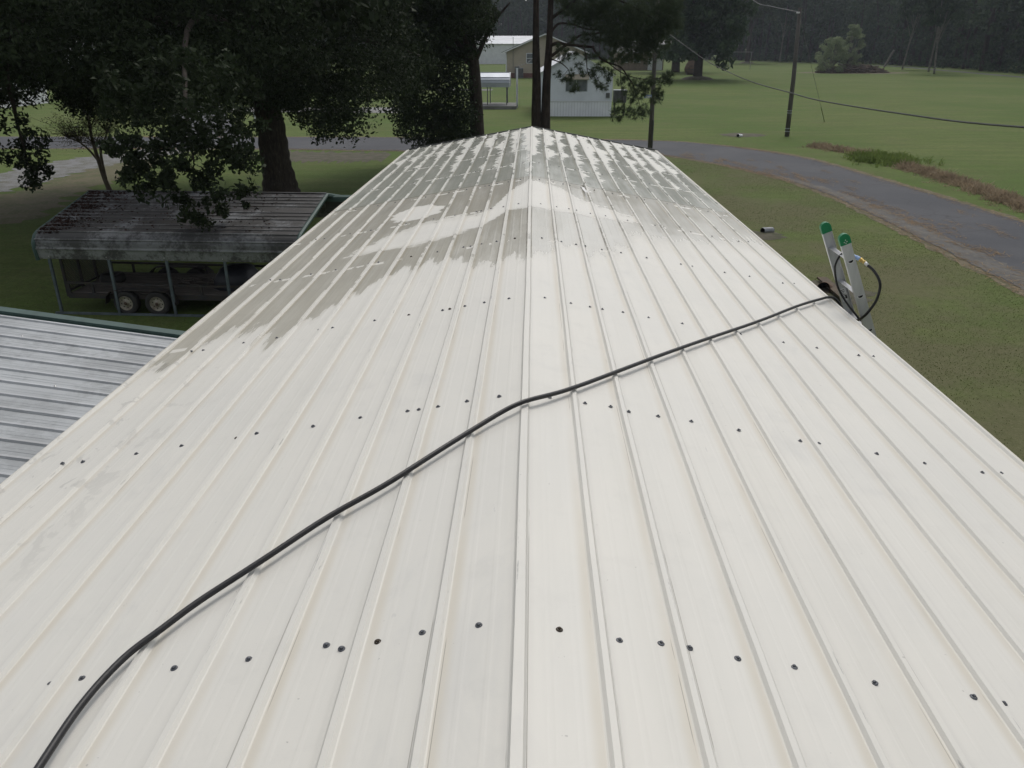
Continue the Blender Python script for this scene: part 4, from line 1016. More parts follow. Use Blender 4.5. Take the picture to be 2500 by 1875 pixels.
# --- small bare-limbed crepe myrtle beyond the carport
cm_ = thing('crepe_myrtle', 'small multi-stemmed tree with thin spreading twigs behind the carport', 'tree', (-19.2, 35.5, 0))
tk = MB()
limb(tk, [(-19.05, 35.5, -.05), (-19.2, 35.5, .6), (-19.32, 35.5, 1.5), (-19.4, 35.5, 2.4), (-19.38, 35.5, 3.2), (-19.6, 35.4, 4.2)], .12, .03)
limb(tk, [(-19.15, 35.5, .5), (-19.15, 35.5, 1.4), (-19.05, 35.5, 1.9), (-18.67, 35.4, 2.4), (-18.2, 35.2, 3.1)], .08, .02)
limb(tk, [(-19.3, 35.5, 1.3), (-19.66, 35.5, 1.8), (-20.04, 35.5, 2.13), (-20.6, 35.4, 2.4)], .06, .015)
tips = []
for _ in range(260):
    b0 = Vector(random.choice([(-19.35, 35.5, 2.0), (-19.4, 35.5, 2.7), (-18.6, 35.4, 2.5), (-20.0, 35.5, 2.1), (-19.5, 35.4, 3.6), (-18.3, 35.2, 3.0), (-20.4, 35.4, 2.3)]))
    e = b0+Vector((random.gauss(0, .75), random.gauss(0, .6), random.uniform(-.25, 1.1))); mid = b0.lerp(e, .5)+Vector((0, 0, random.uniform(0, .2)))
    tk.tube([b0, mid, e], [.012, .008, .004], 4, False); tips.append(e); tips.append(mid)
tk.build('trunk', simple('bark_crepe', (.13, .105, .075), (.085, .07, .05), 4, .85), cm_, True)
V, F = leaves(clumps(np.array([tuple(q) for q in tips]), .3, 9, rg), .07, rg, .5, .1); link('crown', raw_mesh('crepe_crown', V, F), 'leaf_crepe', cm_)

# --- generic broadleaf tree
def broadleaf(name, label, base, h, crown_z, rx, rz, tr_, nclump, per, lsize, lm, bm, seed, group=None, lean=(0, 0), mound=False):
    r_ = np.random.default_rng(seed); x, y = base
    t_ = thing(name, label, 'tree', (x, y, 0), group); mb = MB()
    limb(mb, [(x, y, -.2), (x+lean[0]*.3, y, h*.25), (x+lean[0]*.6, y, h*.5), (x+lean[0], y+lean[1], h*.85)], tr_, tr_*.25, 5, 10)
    cc_ = []
    while len(cc_) < nclump:
        d = r_.normal(size=3); d /= np.linalg.norm(d); q = r_.uniform(.45, 1)
        ruff = 1+.22*math.sin(d[0]*5+seed)+.18*math.sin(d[2]*7+d[1]*4+seed*2)
        cc_.append((x+lean[0]*.6+d[0]*rx*q*ruff, y+d[1]*rx*q*ruff, crown_z+d[2]*rz*q*ruff))
    cc_ = np.array(cc_); cc_[:, 2] = np.maximum(cc_[:, 2], .8)
    for k in range(6):
        e = cc_[k*max(1, len(cc_)//6)]; s0 = (x+lean[0]*.4, y, h*r_.uniform(.25, .5))
        limb(mb, [s0, ((s0[0]+e[0])/2, (s0[1]+e[1])/2, (s0[2]+e[2])/2+h*.04), tuple(e)], tr_*.32, tr_*.06, 4, 6)
    mb.build('trunk', bm, t_, True)
    V, F = leaves(clumps(cc_, rx*.22*r_.uniform(.7, 1.3, len(cc_)), per, r_), lsize, r_, .6, .1)
    link('crown', raw_mesh('crown', V, F), lm, t_)
    if mound:
        mb = MB(); mb.lathe([(tr_*3.4, 0), (tr_*2.6, .35), (tr_*1.3, .6), (.01, .7)], (x, y, 0), 'Z', 16); mb.build('root_mound', 'mud', t_)
    return t_
broadleaf('oak_tree', 'leafy field oak on a bare earth mound right of the pine', (31.6, 163), 24, 14.5, 9.0, 11.5, .95, 190, 130, .85, 'leaf_far', 'bark_oak', 61, mound=True)
broadleaf('oak_tree', 'darker oak with thick trunk behind the brown tank', (34.8, 208), 24, 15, 9.5, 11.5, 1.1, 160, 110, 1.0, 'leaf_oak_light', 'bark_oak', 62)
t6 = broadleaf('pine_tree', 'tall straight pine before the far wood, left of the utility pole', (78, 312), 36, 25, 12, 12, .85, 150, 120, 1.0, 'needle', 'bark_pine', 63, mound=True)
# --- far wood
path_f = [(-330, 210), (-230, 300), (-120, 345), (-30, 395), (40, 405), (90, 385), (106, 335), (122, 285), (120, 230), (113, 175), (112, 130), (118, 90)]
fp = resample(path_f, 4.5); fcl = []; r_f = np.random.default_rng(5)
trunkmb = MB()
for p in fp:
    for row in range(3):
        q = Vector((p.x+r_f.normal()*2.0, p.y+r_f.normal()*2.0)); off = row*7.5
        q = q+Vector((off*.75 if p.x > 60 else 0, off if p.y > 250 else off*.25))
        hgt = r_f.uniform(24, 32)+row*3.5+(8 if p.y > 340 else 0); wid = r_f.uniform(3.0, 5.0)
        ncl = 26
        zc = r_f.uniform(.02 if row else .10, 1, ncl)*hgt
        ang = r_f.uniform(0, 6.28, ncl); rr = wid*np.sqrt(r_f.uniform(.1, 1, ncl))*np.clip(1.15-np.abs(zc/hgt-.5)*1.2, .35, 1)
        fcl.append(np.stack([q.x+np.cos(ang)*rr, q.y+np.sin(ang)*rr, zc], 1))
        if row < 2: trunkmb.tube([(q.x, q.y, -.5), (q.x+r_f.normal()*.5, q.y, hgt*.4), (q.x+r_f.normal(), q.y, hgt*.8)], [.45, .32, .1], 5, False)
fcl = np.concatenate(fcl)
vis = np.abs(np.arctan2(fcl[:, 0], fcl[:, 1])+.0255) < .66
Pts = np.concatenate([clumps(fcl[vis], 1.7, 20, r_f, .8), clumps(fcl[~vis], 1.9, 4, r_f, .8)])
V, F = leaves(Pts, 1.1, r_f, .62, .1)
bk = []                                   # deeper rows of the wood, coarser foliage
for p in fp:
    for row in range(3):
        off = 24+row*11; k = 110
        bx_ = p.x+(off if p.x > 60 else 0)+r_f.normal(size=k)*4; by_ = p.y+(off if p.y > 250 else off*.2)+r_f.normal(size=k)*4
        bk.append(np.stack([bx_, by_, r_f.uniform(0, 1, k)**.9*(32+row*4+(8 if p.y > 340 else 0))], 1))
bk = np.concatenate(bk); V2, F2 = leaves(bk, 4.2, r_f, .8, 0)
V, F = np.concatenate([V, V2]), np.concatenate([F, F2+len(V)])
o = link('forest', raw_mesh('forest', V, F), 'leaf_far'); kind(o, 'stuff', 'dense dark wood along the far edge of the field')
kind(trunkmb.build('forest_trunks', 'bark_oak'), 'stuff', 'shadowed trunks inside the far wood')
# edge trees with pale trunks that can be told apart
for i, (x, y, h_, ln, lb) in enumerate([(92, 196, 20, -1.6, 'slim tree with pale forked trunk at the wood edge, far right'), (100.5, 233, 22, 2.0, 'pale slanting trunk tree at the wood edge right of the brush pile'), (98, 212, 20, .6, 'thin grey tree between the two pale trunks at the wood edge'), (95, 330, 24, .4, 'grey trunk tree at the wood edge behind the utility pole'), (62, 372, 24, .3, 'pair-side grey tree at the wood edge left of the tall pine')]):
    tt = broadleaf('edge_tree', lb, (x, y), h_, h_*.80, 4.6, 5.5, .24, 70, 70, .85, 'leaf_far', 'bark_pale', 80+i, 'trees at the edge of the wood', (ln, 0))
# undergrowth at the foot of the wood
ug = []
for p in fp:
    for k in range(7): ug.append((p.x-2.5+r_f.normal()*1.8, p.y-1.5+r_f.normal()*1.8, r_f.uniform(.2, 2.8)))
ug = np.array(ug); V, F = leaves(clumps(ug, 1.2, 12, r_f), .7, r_f, .6, 0)
kind(link('undergrowth', raw_mesh('undergrowth', V, F), 'leaf_far'), 'stuff', 'low scrub along the foot of the far wood')

# ================================================================== HOUSES BEYOND THE ROAD
# white mobile home
mh = thing('mobile_home', 'white mobile home with ribbed skirting and grey window behind the pine', 'house', (3.8, 82, 0))
X0, X1, Y0, Y1 = .45, 7.2, 76.45, 90.0; XM = 3.75
for k in range(16):
    z0 = 1.36+2.28*k/16; z1 = 1.36+2.28*(k+1)/16
    mb = MB(); mb.add([(X0, Y0-.075, z0+.004), (X1, Y0-.075, z0+.004), (X1, Y0-.01, z1), (X0, Y0-.01, z1), (X0, Y0, z0+.004), (X1, Y0, z0+.004), (X1, Y0, z1), (X0, Y0, z1)],
                      [(0, 1, 2, 3), (0, 4, 5, 1), (3, 2, 6, 7), (0, 3, 7, 4), (1, 5, 6, 2)]); mb.build('siding_board', 'white_siding', mh)
for k in range(12):
    z0 = 3.64+1.75*k/12; z1 = 3.64+1.75*(k+1)/12; f0 = 1-k/12; f1 = 1-(k+1)/12
    a0, b0 = XM-(XM-X0)*f0, XM+(X1-XM)*f0; a1, b1 = XM-(XM-X0)*f1, XM+(X1-XM)*f1
    mb = MB(); mb.add([(a0, Y0-.075, z0), (b0, Y0-.075, z0), (b1, Y0-.01, z1), (a1, Y0-.01, z1)], [(0, 1, 2, 3)]); mb.build('gable_board', 'white_siding', mh)
mb = MB(); mb.box(((X0+X1)/2, (Y0+Y1)/2+.02, 2.45), (X1-X0-.02, Y1-Y0, 2.3)); mb.prism([(X0+.02, 3.6), (X1-.02, 3.6), (XM, 5.34)], Y0+.01, Y1); mb.build('wall', 'white_siding', mh)
mb = MB(); mb.box(((X0+X1)/2, (Y0+Y1)/2, .6), (X1-X0-.06, Y1-Y0-.06, 1.2)); mb.build('foundation', 'concrete', mh)
for k in range(26):
    x = X0+(X1-X0)*(k+.5)/26; mb = MB(); mb.box((x, Y0-.02-(.018 if k % 2 else 0), .62), ((X1-X0)/26-.012, .03, 1.24)); mb.build('skirt_panel', 'white_skirt', mh)
mb = MB(); mb.box(((X0+X1)/2, Y0-.05, 1.30), (X1-X0+.06, .06, .10)); mb.build('skirt_cap', 'white_paint', mh)
for x in (X0, X1):
    mb = MB(); mb.box((x, Y0-.05, 2.5), (.09, .07, 2.3)); mb.build('corner_trim', 'white_paint', mh)
mb = MB(); mb.bar((X0-.25, (Y0+Y1)/2-.1, 3.50), (XM, (Y0+Y1)/2-.1, 5.45), Y1-Y0+.5, .07, (0, 0, 1)); mb.build('roof_slope', 'white_roof', mh)
mb = MB(); mb.bar((X1+.25, (Y0+Y1)/2-.1, 3.50), (XM, (Y0+Y1)/2-.1, 5.47), Y1-Y0+.5, .07, (0, 0, 1)); mb.build('roof_slope', 'white_roof', mh)
wd = MB(); wd.box((3.95, Y0-.04, 2.66), (2.0, .06, 1.04)); wd = wd.build('window', 'galv_light', mh)
for dx in (-.5, .48):
    mb = MB(); mb.box((3.95+dx, Y0-.075, 2.66), (.90, .02, .92)); mb.build('pane', 'grey_window', wd)
mb = MB(); mb.prism([(2.9, 3.18), (5.05, 3.18), (5.05, 3.22), (2.9, 3.22)], Y0-.06, Y0-.5); mb.add([(2.9, Y0-.06, 3.62), (5.05, Y0-.06, 3.62), (5.05, Y0-.52, 3.23), (2.9, Y0-.52, 3.23)], [(0, 1, 2, 3)]); mb.build('awning', 'beige_siding', mh)
mb = MB(); mb.box((6.82, Y0-.10, 1.82), (.34, .14, .42)); mb.build('meter_box', 'ac_grey', mh)
ac = thing('air_conditioner', 'dark grey air conditioner on legs at the mobile home corner', 'air conditioner', (7.95, 76.7, 0))
mb = MB(); mb.box((7.95, 76.7, 1.72), (1.15, .9, 1.05)); mb.build('cabinet', 'ac_grey', ac)
for k in range(9):
    mb = MB(); mb.box((7.45+k*.125, 76.235, 1.72), (.035, .03, .9)); mb.build('grille_slat', 'steel_dark', ac)
mb = MB(); mb.box((7.95, 76.7, 2.27), (1.2, .95, .05)); mb.build('top', 'galv_light', ac)
for x in (7.5, 8.4):
    mb = MB(); mb.bar((x, 76.7, 0), (x, 76.7, 1.2), .1); mb.build('leg', 'steel_dark', ac)
# beige house
bh = thing('beige_house', 'beige clapboard house with dark green gable roof left of the twin pine', 'house', (2.2, 178, 0))
X0, X1, Y0, Y1, XM = -5.5, 10.2, 170.8, 190, 2.3
for k in range(12):
    z0, z1 = .9+4.15*k/12, .9+4.15*(k+1)/12
    mb = MB(); mb.add([(X0, Y0-.12, z0), (X1, Y0-.12, z0), (X1, Y0-.02, z1), (X0, Y0-.02, z1), (X0, Y0, z0), (X1, Y0, z0)], [(0, 1, 2, 3), (0, 4, 5, 1)]); mb.build('siding_board', 'beige_siding', bh)
for k in range(8):
    z0, z1 = 5.05+3.1*k/8, 5.05+3.1*(k+1)/8; f0, f1 = 1-k/8, 1-(k+1)/8
    mb = MB(); mb.add([(XM-(XM-X0)*f0, Y0-.12, z0), (XM+(X1-XM)*f0, Y0-.12, z0), (XM+(X1-XM)*f1, Y0-.02, z1), (XM-(XM-X0)*f1, Y0-.02, z1)], [(0, 1, 2, 3)]); mb.build('gable_board', 'beige_siding', bh)
mb = MB(); mb.box(((X0+X1)/2, (Y0+Y1)/2+.02, 2.52), (X1-X0-.05, Y1-Y0, 5.0)); mb.prism([(X0+.05, 5.02), (X1-.05, 5.02), (XM, 8.0)], Y0+.02, Y1); mb.build('wall', 'beige_siding', bh)
mb = MB(); mb.box(((X0+X1)/2, Y0-.1, .45), (X1-X0, .25, .9)); mb.build('brick_base', 'red_brick', bh)
for s_, xe in ((-1, X0-.9), (1, X1+.9)):
    mb = MB(); mb.bar((xe, (Y0+Y1)/2-.4, 4.68), (XM, (Y0+Y1)/2-.4, 8.22+.02*s_), Y1-Y0+1.2, .22); mb.build('roof_slope', 'dark_roof', bh)
    mb = MB(); mb.bar((xe, Y0-1.02, 4.60), (XM, Y0-1.02-.005*s_, 8.12), .06, .22); mb.build('bargeboard', 'white_paint', bh)
mb = MB(); mb.box((X0, Y0-.08, 2.9), (.2, .22, 4.0)); mb.build('corner_trim', 'white_paint', bh)
wd = MB(); wd.box((-.65, Y0-.14, 3.65), (1.7, .1, 2.0)); wd = wd.build('window', 'white_paint', bh)
for dz in (-.46, .46):
    mb = MB(); mb.box((-.65, Y0-.21, 3.65+dz), (1.4, .04, .82)); mb.build('pane', 'grey_window', wd)
mb = MB(); mb.tube([(-4.1, Y0-.3, 1.8), (-4.1, Y0-.3, 7.6)], .05, 6); mb.build('service_mast', 'cable_grey', bh)
a2 = thing('air_conditioner', 'grey air conditioner by the beige house corner', 'air conditioner', (-2.9, 169.5, 0))
mb = MB(); mb.box((-2.9, 169.5, .95), (1.7, 1.3, 1.8)); mb.build('cabinet', 'ac_grey', a2)
for k in range(8):
    mb = MB(); mb.box((-3.6+k*.2, 168.83, .95), (.06, .04, 1.5)); mb.build('grille_slat', 'steel_dark', a2)
mb = MB(); mb.box((-2.9, 169.5, 1.88), (1.75, 1.35, .06)); mb.build('top', 'galv_light', a2)
# white buildings with metal roofs, further off
def barn(name, label, x0, x1, y0, y1, he, hr, wall, roof, door=None):
    b_ = thing(name, label, 'building', ((x0+x1)/2, (y0+y1)/2, 0)); mb = MB()
    mb.box(((x0+x1)/2, (y0+y1)/2, he/2), (x1-x0, y1-y0, he)); mb.build('wall', wall, b_)
    ym = (y0+y1)/2
    for ya in (y0-.6, y1+.6):
        mb = MB(); n = max(6, int((x1-x0)/1.2)); nn = []
        mb.bar(((x0+x1)/2, ya, he-.05), ((x0+x1)/2, ym, hr+(.02 if ya < ym else 0)), x1-x0+.8, .12); mb.build('roof_slope', roof, b_)
    n = int((x1-x0)/1.6)
    for k in range(n+1):
        x = x0-.3+(x1-x0+.6)*k/n; mb = MB(); mb.bar((x, y0-.6, he+.06), (x, ym, hr+.12), .12, .10); mb.build('roof_rib', roof, b_)
    for y, s_ in ((y0, -1),):
        if door:
            mb = MB(); mb.box((door[0], y-.06, door[2]/2), (door[1], .1, door[2])); mb.build('door', 'grey_window', b_)
    return b_
barn('white_barn', 'white metal building with bright roof behind the beige house', -21, 4, 300, 322, 6.6, 9.2, 'white_paint', 'white_roof')
barn('white_barn', 'long white shed glimpsed through the oak branches on the left', -72, -55.5, 84, 94, 2.5, 3.2, 'white_paint', 'white_roof', (-60, 2.2, 2.1))
barn('white_barn', 'pale building glimpsed through a gap high in the oak crown', -118, -101, 208, 222, 4.6, 7.2, 'white_paint', 'white_roof')
th = thing('tan_house', 'low tan brick house with white garage door behind the pine branches', 'house', (28, 228, 0))
mb = MB(); mb.box((28.2, 230, 2.3), (12, 12, 4.6)); mb.build('wall', 'tan_brick', th)
for ya in (223.2, 236.8):
    mb = MB(); mb.bar((28.2, ya, 4.4), (28.2, 230, 7.0+(.02 if ya < 230 else 0)), 13.4, .2); mb.build('roof_slope', 'grey_roof', th)
mb = MB(); mb.box((32.0, 223.93, 1.5), (3.8, .12, 2.9)); mb.build('garage_door', 'white_paint', th)
mb = MB(); mb.box((28.2, 223.1, 4.35), (13.4, .14, .3)); mb.build('fascia', 'white_paint', th)
for x in (24.0, 27.2):
    wd = MB(); wd.box((x, 223.95, 2.6), (1.7, .1, 1.5)); wd = wd.build('window', 'white_paint', th); mb = MB(); mb.box((x, 223.88, 2.6), (1.4, .05, 1.2)); mb.build('pane', 'grey_window', wd)
# small galvanised cover with posts
wc = thing('well_cover', 'small curved galvanised canopy on thin posts over a concrete slab', 'canopy', (-3.6, 87.8, 0))
prof = [(0, 2.08), (-.02, 2.45), (.06, 2.75), (.35, 2.98), (1.6, 3.42), (2.85, 2.98), (3.14, 2.75), (3.2, 2.45), (3.2, 2.08)]
for k in range(len(prof)-1):
    (a, za), (b, zb) = prof[k], prof[k+1]; mb = MB(); mb.bar((-4.35, 86.5+(a+b)/2, (za+zb)/2), (-2.42, 86.5+(a+b)/2, (za+zb)/2), .05, .05)
    mb = MB(); mb.add([(-6.4, 86.5+a, za), (-2.42, 86.5+a, za), (-2.42, 86.5+b, zb), (-6.4, 86.5+b, zb)], [(0, 1, 2, 3)])
    n = 1; mb.add([(-6.4, 86.5+a, za-.03), (-2.42, 86.5+a, za-.03), (-2.42, 86.5+b, zb-.03), (-6.4, 86.5+b, zb-.03)], [(3, 2, 1, 0)]); mb.build('roof_panel', 'galv_light', wc)
    mb = MB(); mb.bar((-6.4, 86.5+a, za+.02), (-2.42, 86.5+a, za+.02), .06, .05); mb.build('roof_rib', 'galv_light', wc)
mb = MB(); mb.tube([(-2.42, 86.5+a, b) for a, b in prof], .05, 6); mb.build('end_trim', 'white_paint', wc)
for x, y in ((-4.75, 86.7), (-2.75, 86.7), (-4.6, 89.5), (-2.75, 89.5)):
    mb = MB(); mb.bar((x, y, .2), (x, y, 2.2), .09); mb.build('post', 'ac_grey', wc)
mb = MB(); mb.box((-3.9, 87.6, .16), (4.4, 5.6, .32)); mb.build('slab', 'concrete', wc)
wp = thing('service_post', 'white square post with a power cable beside the curved canopy', 'post', (-1.69, 87.7, 0))
mb = MB(); mb.box((-1.69, 87.7, 1.95), (.20, .20, 3.9)); mb.build('shaft', 'white_paint', wp)
mb = MB(); mb.box((-1.69, 87.6, 3.95), (.5, .12, .12)); mb.build('bracket', 'ac_grey', wp)
mb = MB(); mb.tube([(-1.69, 87.6, 3.98), (-.7, 110, 4.0), (.6, 140, 4.6), (1.4, 170.6, 5.6)], .035, 5); mb.build('cable', 'cable', wp)
mb = MB(); mb.box((-21.1, 62.3, .65), (.16, .16, 1.3)); mb.box((-21.1, 62.3, 1.32), (.22, .22, .06))
tag(mb.build('marker_post', 'white_paint'), 'short white post beside the road left of the oak trunk', 'post')

# ================================================================== POLES, WIRES
pm = thing('utility_pole', 'wooden utility pole behind the right corner of the roof among pine needles', 'pole', (6.62, 46, 0))
mb = MB(); mb.tube([(6.63, 46, -.2), (6.6, 46, 2.5), (6.51, 46, 8.3)], [.135, .125, .10], 12); mb.build('shaft', 'wood_pole', pm, True)
sg = MB(); sg.box((6.30, 45.88, 3.44), (.42, .015, .17)); sg = sg.build('tag_plate', 'blue_sleeve', pm); mb = MB(); mb.box((6.33, 45.868, 3.42), (.30, .006, .10)); mb.build('plate_face', 'white_paint', sg)
mb = MB(); mb.tube([(6.72, 45.86, 0), (6.70, 45.86, 2.2)], .035, 6); mb.build('conduit', 'ac_grey', pm)
pr_ = thing('utility_pole', 'tall grey wooden utility pole standing alone in the field at the right', 'pole', (18.3, 59.3, 0))
mb = MB(); mb.tube([(18.28, 59.3, -.2), (18.2, 59.3, 4), (18.02, 59.3, 8.35)], [.17, .15, .12], 12); mb.build('shaft', 'wood_pole', pr_, True)
for z in (.35, .55, 1.6, 1.75):
    mb = MB(); mb.lathe([(.178-.006*z, -.02), (.182-.006*z, 0), (.178-.006*z, .02)], (18.27-.02*z, 59.3, z), 'Z', 12); mb.build('band', 'galv_light', pr_)
mb = MB(); mb.box((17.9, 59.2, 8.05), (.22, .1, .1)); mb.build('insulator', 'silver', pr_)
mb = MB(); mb.tube([(18.05, 59.35, 7.9), (25.0, 71.3, .0)], .012, 5); gw = mb.build('guy_wire', 'cable_grey', pr_)
mb = MB(); mb.tube([(23.85, 69.32, 1.31), (25.0, 71.3, .0)], .03, 6); mb.build('guy_guard', 'weed', gw)
wire = smooth_path([(6.52, 46, 6.75), (6.91, 44.5, 6.59), (7.09, 36, 5.54), (6.8, 30, 5.19), (6.53, 25, 5.0), (6.26, 20.5, 4.95), (6.09, 17.8, 4.93), (5.67, 12.8, 5.04), (5.32, 9, 5.19), (4.2, 1, 5.75), (2.62, -3.1, 6.2)], 6)
mb = MB(); mb.tube(wire, .0135, 6); tag(mb.build('service_cable', 'cable'), 'thick sagging black cable from the roadside pole across the right side', 'cable')
mb = MB(); mb.tube([(2.62, -3.1, 0), (2.62, -3.1, 6.4)], .035, 8); mb.tube([(2.62, -3.1, 6.4), (2.62, -3.1, 6.5)], [.06, .02], 8); tag(mb.build('service_mast', 'galv_light'), 'galvanised service mast at the near end of the house', 'mast')
mb = MB(); mb.tube(smooth_path([(17.85, 59.2, 8.1), (18.4, 68, 8.8), (18.75, 75, 9.55), (20.5, 95, 13), (24, 130, 20)], 5), .02, 5); tag(mb.build('power_line', 'cable_grey'), 'pale wire rising left from the top of the field pole', 'wire')

# ================================================================== YARD DETAILS
def culvert(name, label, a, b, r_, m):
    a, b = Vector(a), Vector(b); c_ = thing(name, label, 'pipe', (a.x, a.y, 0)); n = 22
    P_ = [a.lerp(b, k/n) for k in range(n+1)]; mb = MB(); mb.tube(P_, [r_*(1.06 if k % 2 else .97) for k in range(n+1)], 18, False); mb.build('shell', m, c_, True)
    d = (b-a).normalized(); mb = MB(); mb.tube([a+d*.02, b], [r_*.93, r_*.93], 18, False); mb.f = [f[::-1] for f in mb.f]; mb.build('lining', 'black_hole', c_)
    return c_
culvert('culvert_pipe', 'short corrugated metal pipe lying in the grass right of the roof', (8.02, 27.3, .09), (8.42, 27.52, .06), .115, 'corrugated')
culvert('culvert_pipe', 'open drain pipe mouth in bare earth behind the ladder', (7.72, 20.2, .10), (8.15, 20.62, -.16), .19, 'rust')
culvert('culvert_pipe', 'small white pipe end by the far side of the road', (14.6, 58.6, .12), (15.0, 59.2, .04), .11, 'white_paint')
for k, (x, y, r_) in enumerate([(7.6, 20.2, 1.25), (7.8, 27.0, .8), (15.3, 60.2, 1.5)]):
    mb = MB(); rgk = random.Random(k); n = 28; base = [(x+math.cos(2*math.pi*i/n)*r_*rgk.uniform(.75, 1.1)*1.2, y+math.sin(2*math.pi*i/n)*r_*rgk.uniform(.7, 1.05), .006) for i in range(n)]
    mid = [((p[0]+x)/2, (p[1]+y)/2, .05) for p in base]
    mb.add(base+mid+[(x, y, .03)], [(i, (i+1) % n, n+(i+1) % n, n+i) for i in range(n)]+[(n+i, n+(i+1) % n, 2*n) for i in range(n)])
    kind(mb.build('bare_earth', 'mud', None, True), 'structure')
mb = MB(); mb.bar((8.05, 21.3, .10), (7.95, 19.2, .14), .26, .05); tag(mb.build('old_plank', 'plank_wood'), 'dark weathered plank lying by the drain behind the ladder', 'plank')
# dry grass along the ditch
r_d = np.random.default_rng(21)
dp = resample([(18.3, 53), (19.2, 50.5), (20.0, 47.4), (20.0, 43.5), (20.2, 41.3), (20.2, 37.5), (20.0, 34.3), (19.9, 31.6), (20.0, 24), (20, 14)], .12)
def tufts(cent, hgt, rg_, per=9, width=.025, spread=.5):
    C = np.repeat(cent, per, 0); n = len(C); C = C+np.concatenate([rg_.normal(size=(n, 2))*.12, np.zeros((n, 1))], 1)
    d = np.concatenate([rg_.normal(size=(n, 2))*spread, np.ones((n, 1))], 1); d = unit(d); H_ = (np.repeat(hgt, per)*rg_.uniform(.5, 1.2, n))[:, None]
    s_ = unit(np.cross(d, rg_.normal(size=(n, 3)))); tip = C+d*H_; tip[:, 2] -= H_[:, 0]*.15; mid = C+d*H_*.55
    V = np.stack([C-s_*width, C+s_*width, mid+s_*width*.8, tip, mid-s_*width*.8], 1).reshape(-1, 3)
    return V, np.arange(n*5).reshape(n, 5)
cn = []; hh = []
for p in dp:
    if 44.0 < p.y < 48.2: continue
    for k in range(9):
        w = r_d.normal()*.42; cn.append((p.x+w, p.y+r_d.normal()*.15, 0)); hh.append((.30+.3*r_d.random())*math.exp(-(w/.6)**2)*(.6+.4*math.sin(p.y*1.7)**2)+.08)
V, F = tufts(np.array(cn), np.array(hh), r_d, 9, .016, .75)
kind(link('dry_grass', raw_mesh('dry_grass', V, F), 'dry_grass'), 'stuff', 'strip of dry brown grass along the roadside ditch')
cn = np.stack([19.9+r_d.normal(size=500)*.7, 46.4+r_d.normal(size=500)*1.0, np.zeros(500)], 1)
V, F = tufts(cn, np.full(500, .5), r_d, 9, .02, .6); kind(link('green_weeds', raw_mesh('green_weeds', V, F), 'weed'), 'stuff', 'clump of bright green weeds in the ditch')
# single mown blades over the near yard on both sides of the house
def blades(n, x0, x1, y0, y1):
    C = np.stack([r_d.uniform(x0, x1, n), y0+(y1-y0)*r_d.uniform(0, 1, n)**1.25, np.zeros(n)], 1)
    lim = np.minimum(12.9, 12.9-np.clip((C[:, 1]-33)/15, 0, 2)**2*4.8); C = C[C[:, 0] < lim]
    patch = np.sin(C[:, 0]*1.3+C[:, 1]*.5)+np.sin(C[:, 1]*.9-C[:, 0]*.7)+r_d.normal(size=len(C))*.8; C = C[patch > -.9]; n = len(C)
    d = unit(np.concatenate([r_d.normal(size=(n, 2))*.7, np.ones((n, 1))], 1)); s_ = unit(np.cross(d, r_d.normal(size=(n, 3))))
    H_ = r_d.uniform(.012, .034, n)[:, None]; W_ = r_d.uniform(.004, .010, n)[:, None]
    return np.stack([C-s_*W_, C+s_*W_, C+d*H_], 1).reshape(-1, 3)
V = np.concatenate([blades(120000, 2.9, 13, 8, 47), blades(80000, -20, -2.8, 7, 36)])
kind(link('lawn_blades', raw_mesh('lawn_blades', V, np.arange(len(V)).reshape(-1, 3)), 'blade'), 'stuff', 'short mown grass blades of the near yard')
# pine straw and debris along the road edges
rf, rn_ = resample(road_far, .4), resample(road_near, .4); pts = []
for P_, inner in ((rf, -1), (rn_, 1)):
    for i, p in enumerate(P_[:-1]):
        if p.y < 12 or p.x < -30: continue
        t_ = (P_[i+1]-p).normalized(); nrm = Vector((-t_.y, t_.x, 0)); amt = 16+int(26*max(0, math.sin(i*.21)+math.sin(i*.077+1)))
        for k in range(amt): pts.append(p+t_*r_d.uniform(0, .4)+nrm*(r_d.normal()*.22))
for _ in range(420):
    i = r_d.integers(0, len(rn_)-2); p = rn_[i]
    if p.y < 14 or p.x < 6: continue
    c = p+Vector((abs(r_d.normal())*.5+.75 if r_d.random() < .7 else r_d.uniform(.5, 4.2), 0, 0))
    for k in range(26): pts.append(c+Vector((r_d.normal()*.12, r_d.normal()*.4, 0)))
pts = np.array([(p.x, p.y, .028) for p in pts]); n = len(pts)
a = r_d.uniform(0, 6.28, n); d = np.stack([np.cos(a), np.sin(a), r_d.normal(size=n)*.08], 1); s_ = np.stack([-np.sin(a), np.cos(a), np.zeros(n)], 1); L_ = r_d.uniform(.05, .16, n)[:, None]
V = np.stack([pts-d*L_-s_*.008, pts-d*L_+s_*.008, pts+d*L_+s_*.008, pts+d*L_-s_*.008], 1).reshape(-1, 3); V[:, 2] = np.maximum(V[:, 2], .021)
kind(link('pine_straw', raw_mesh('pine_straw', V, np.arange(n*4).reshape(n, 4)), 'straw'), 'stuff', 'tan pine straw scattered along the road edges')

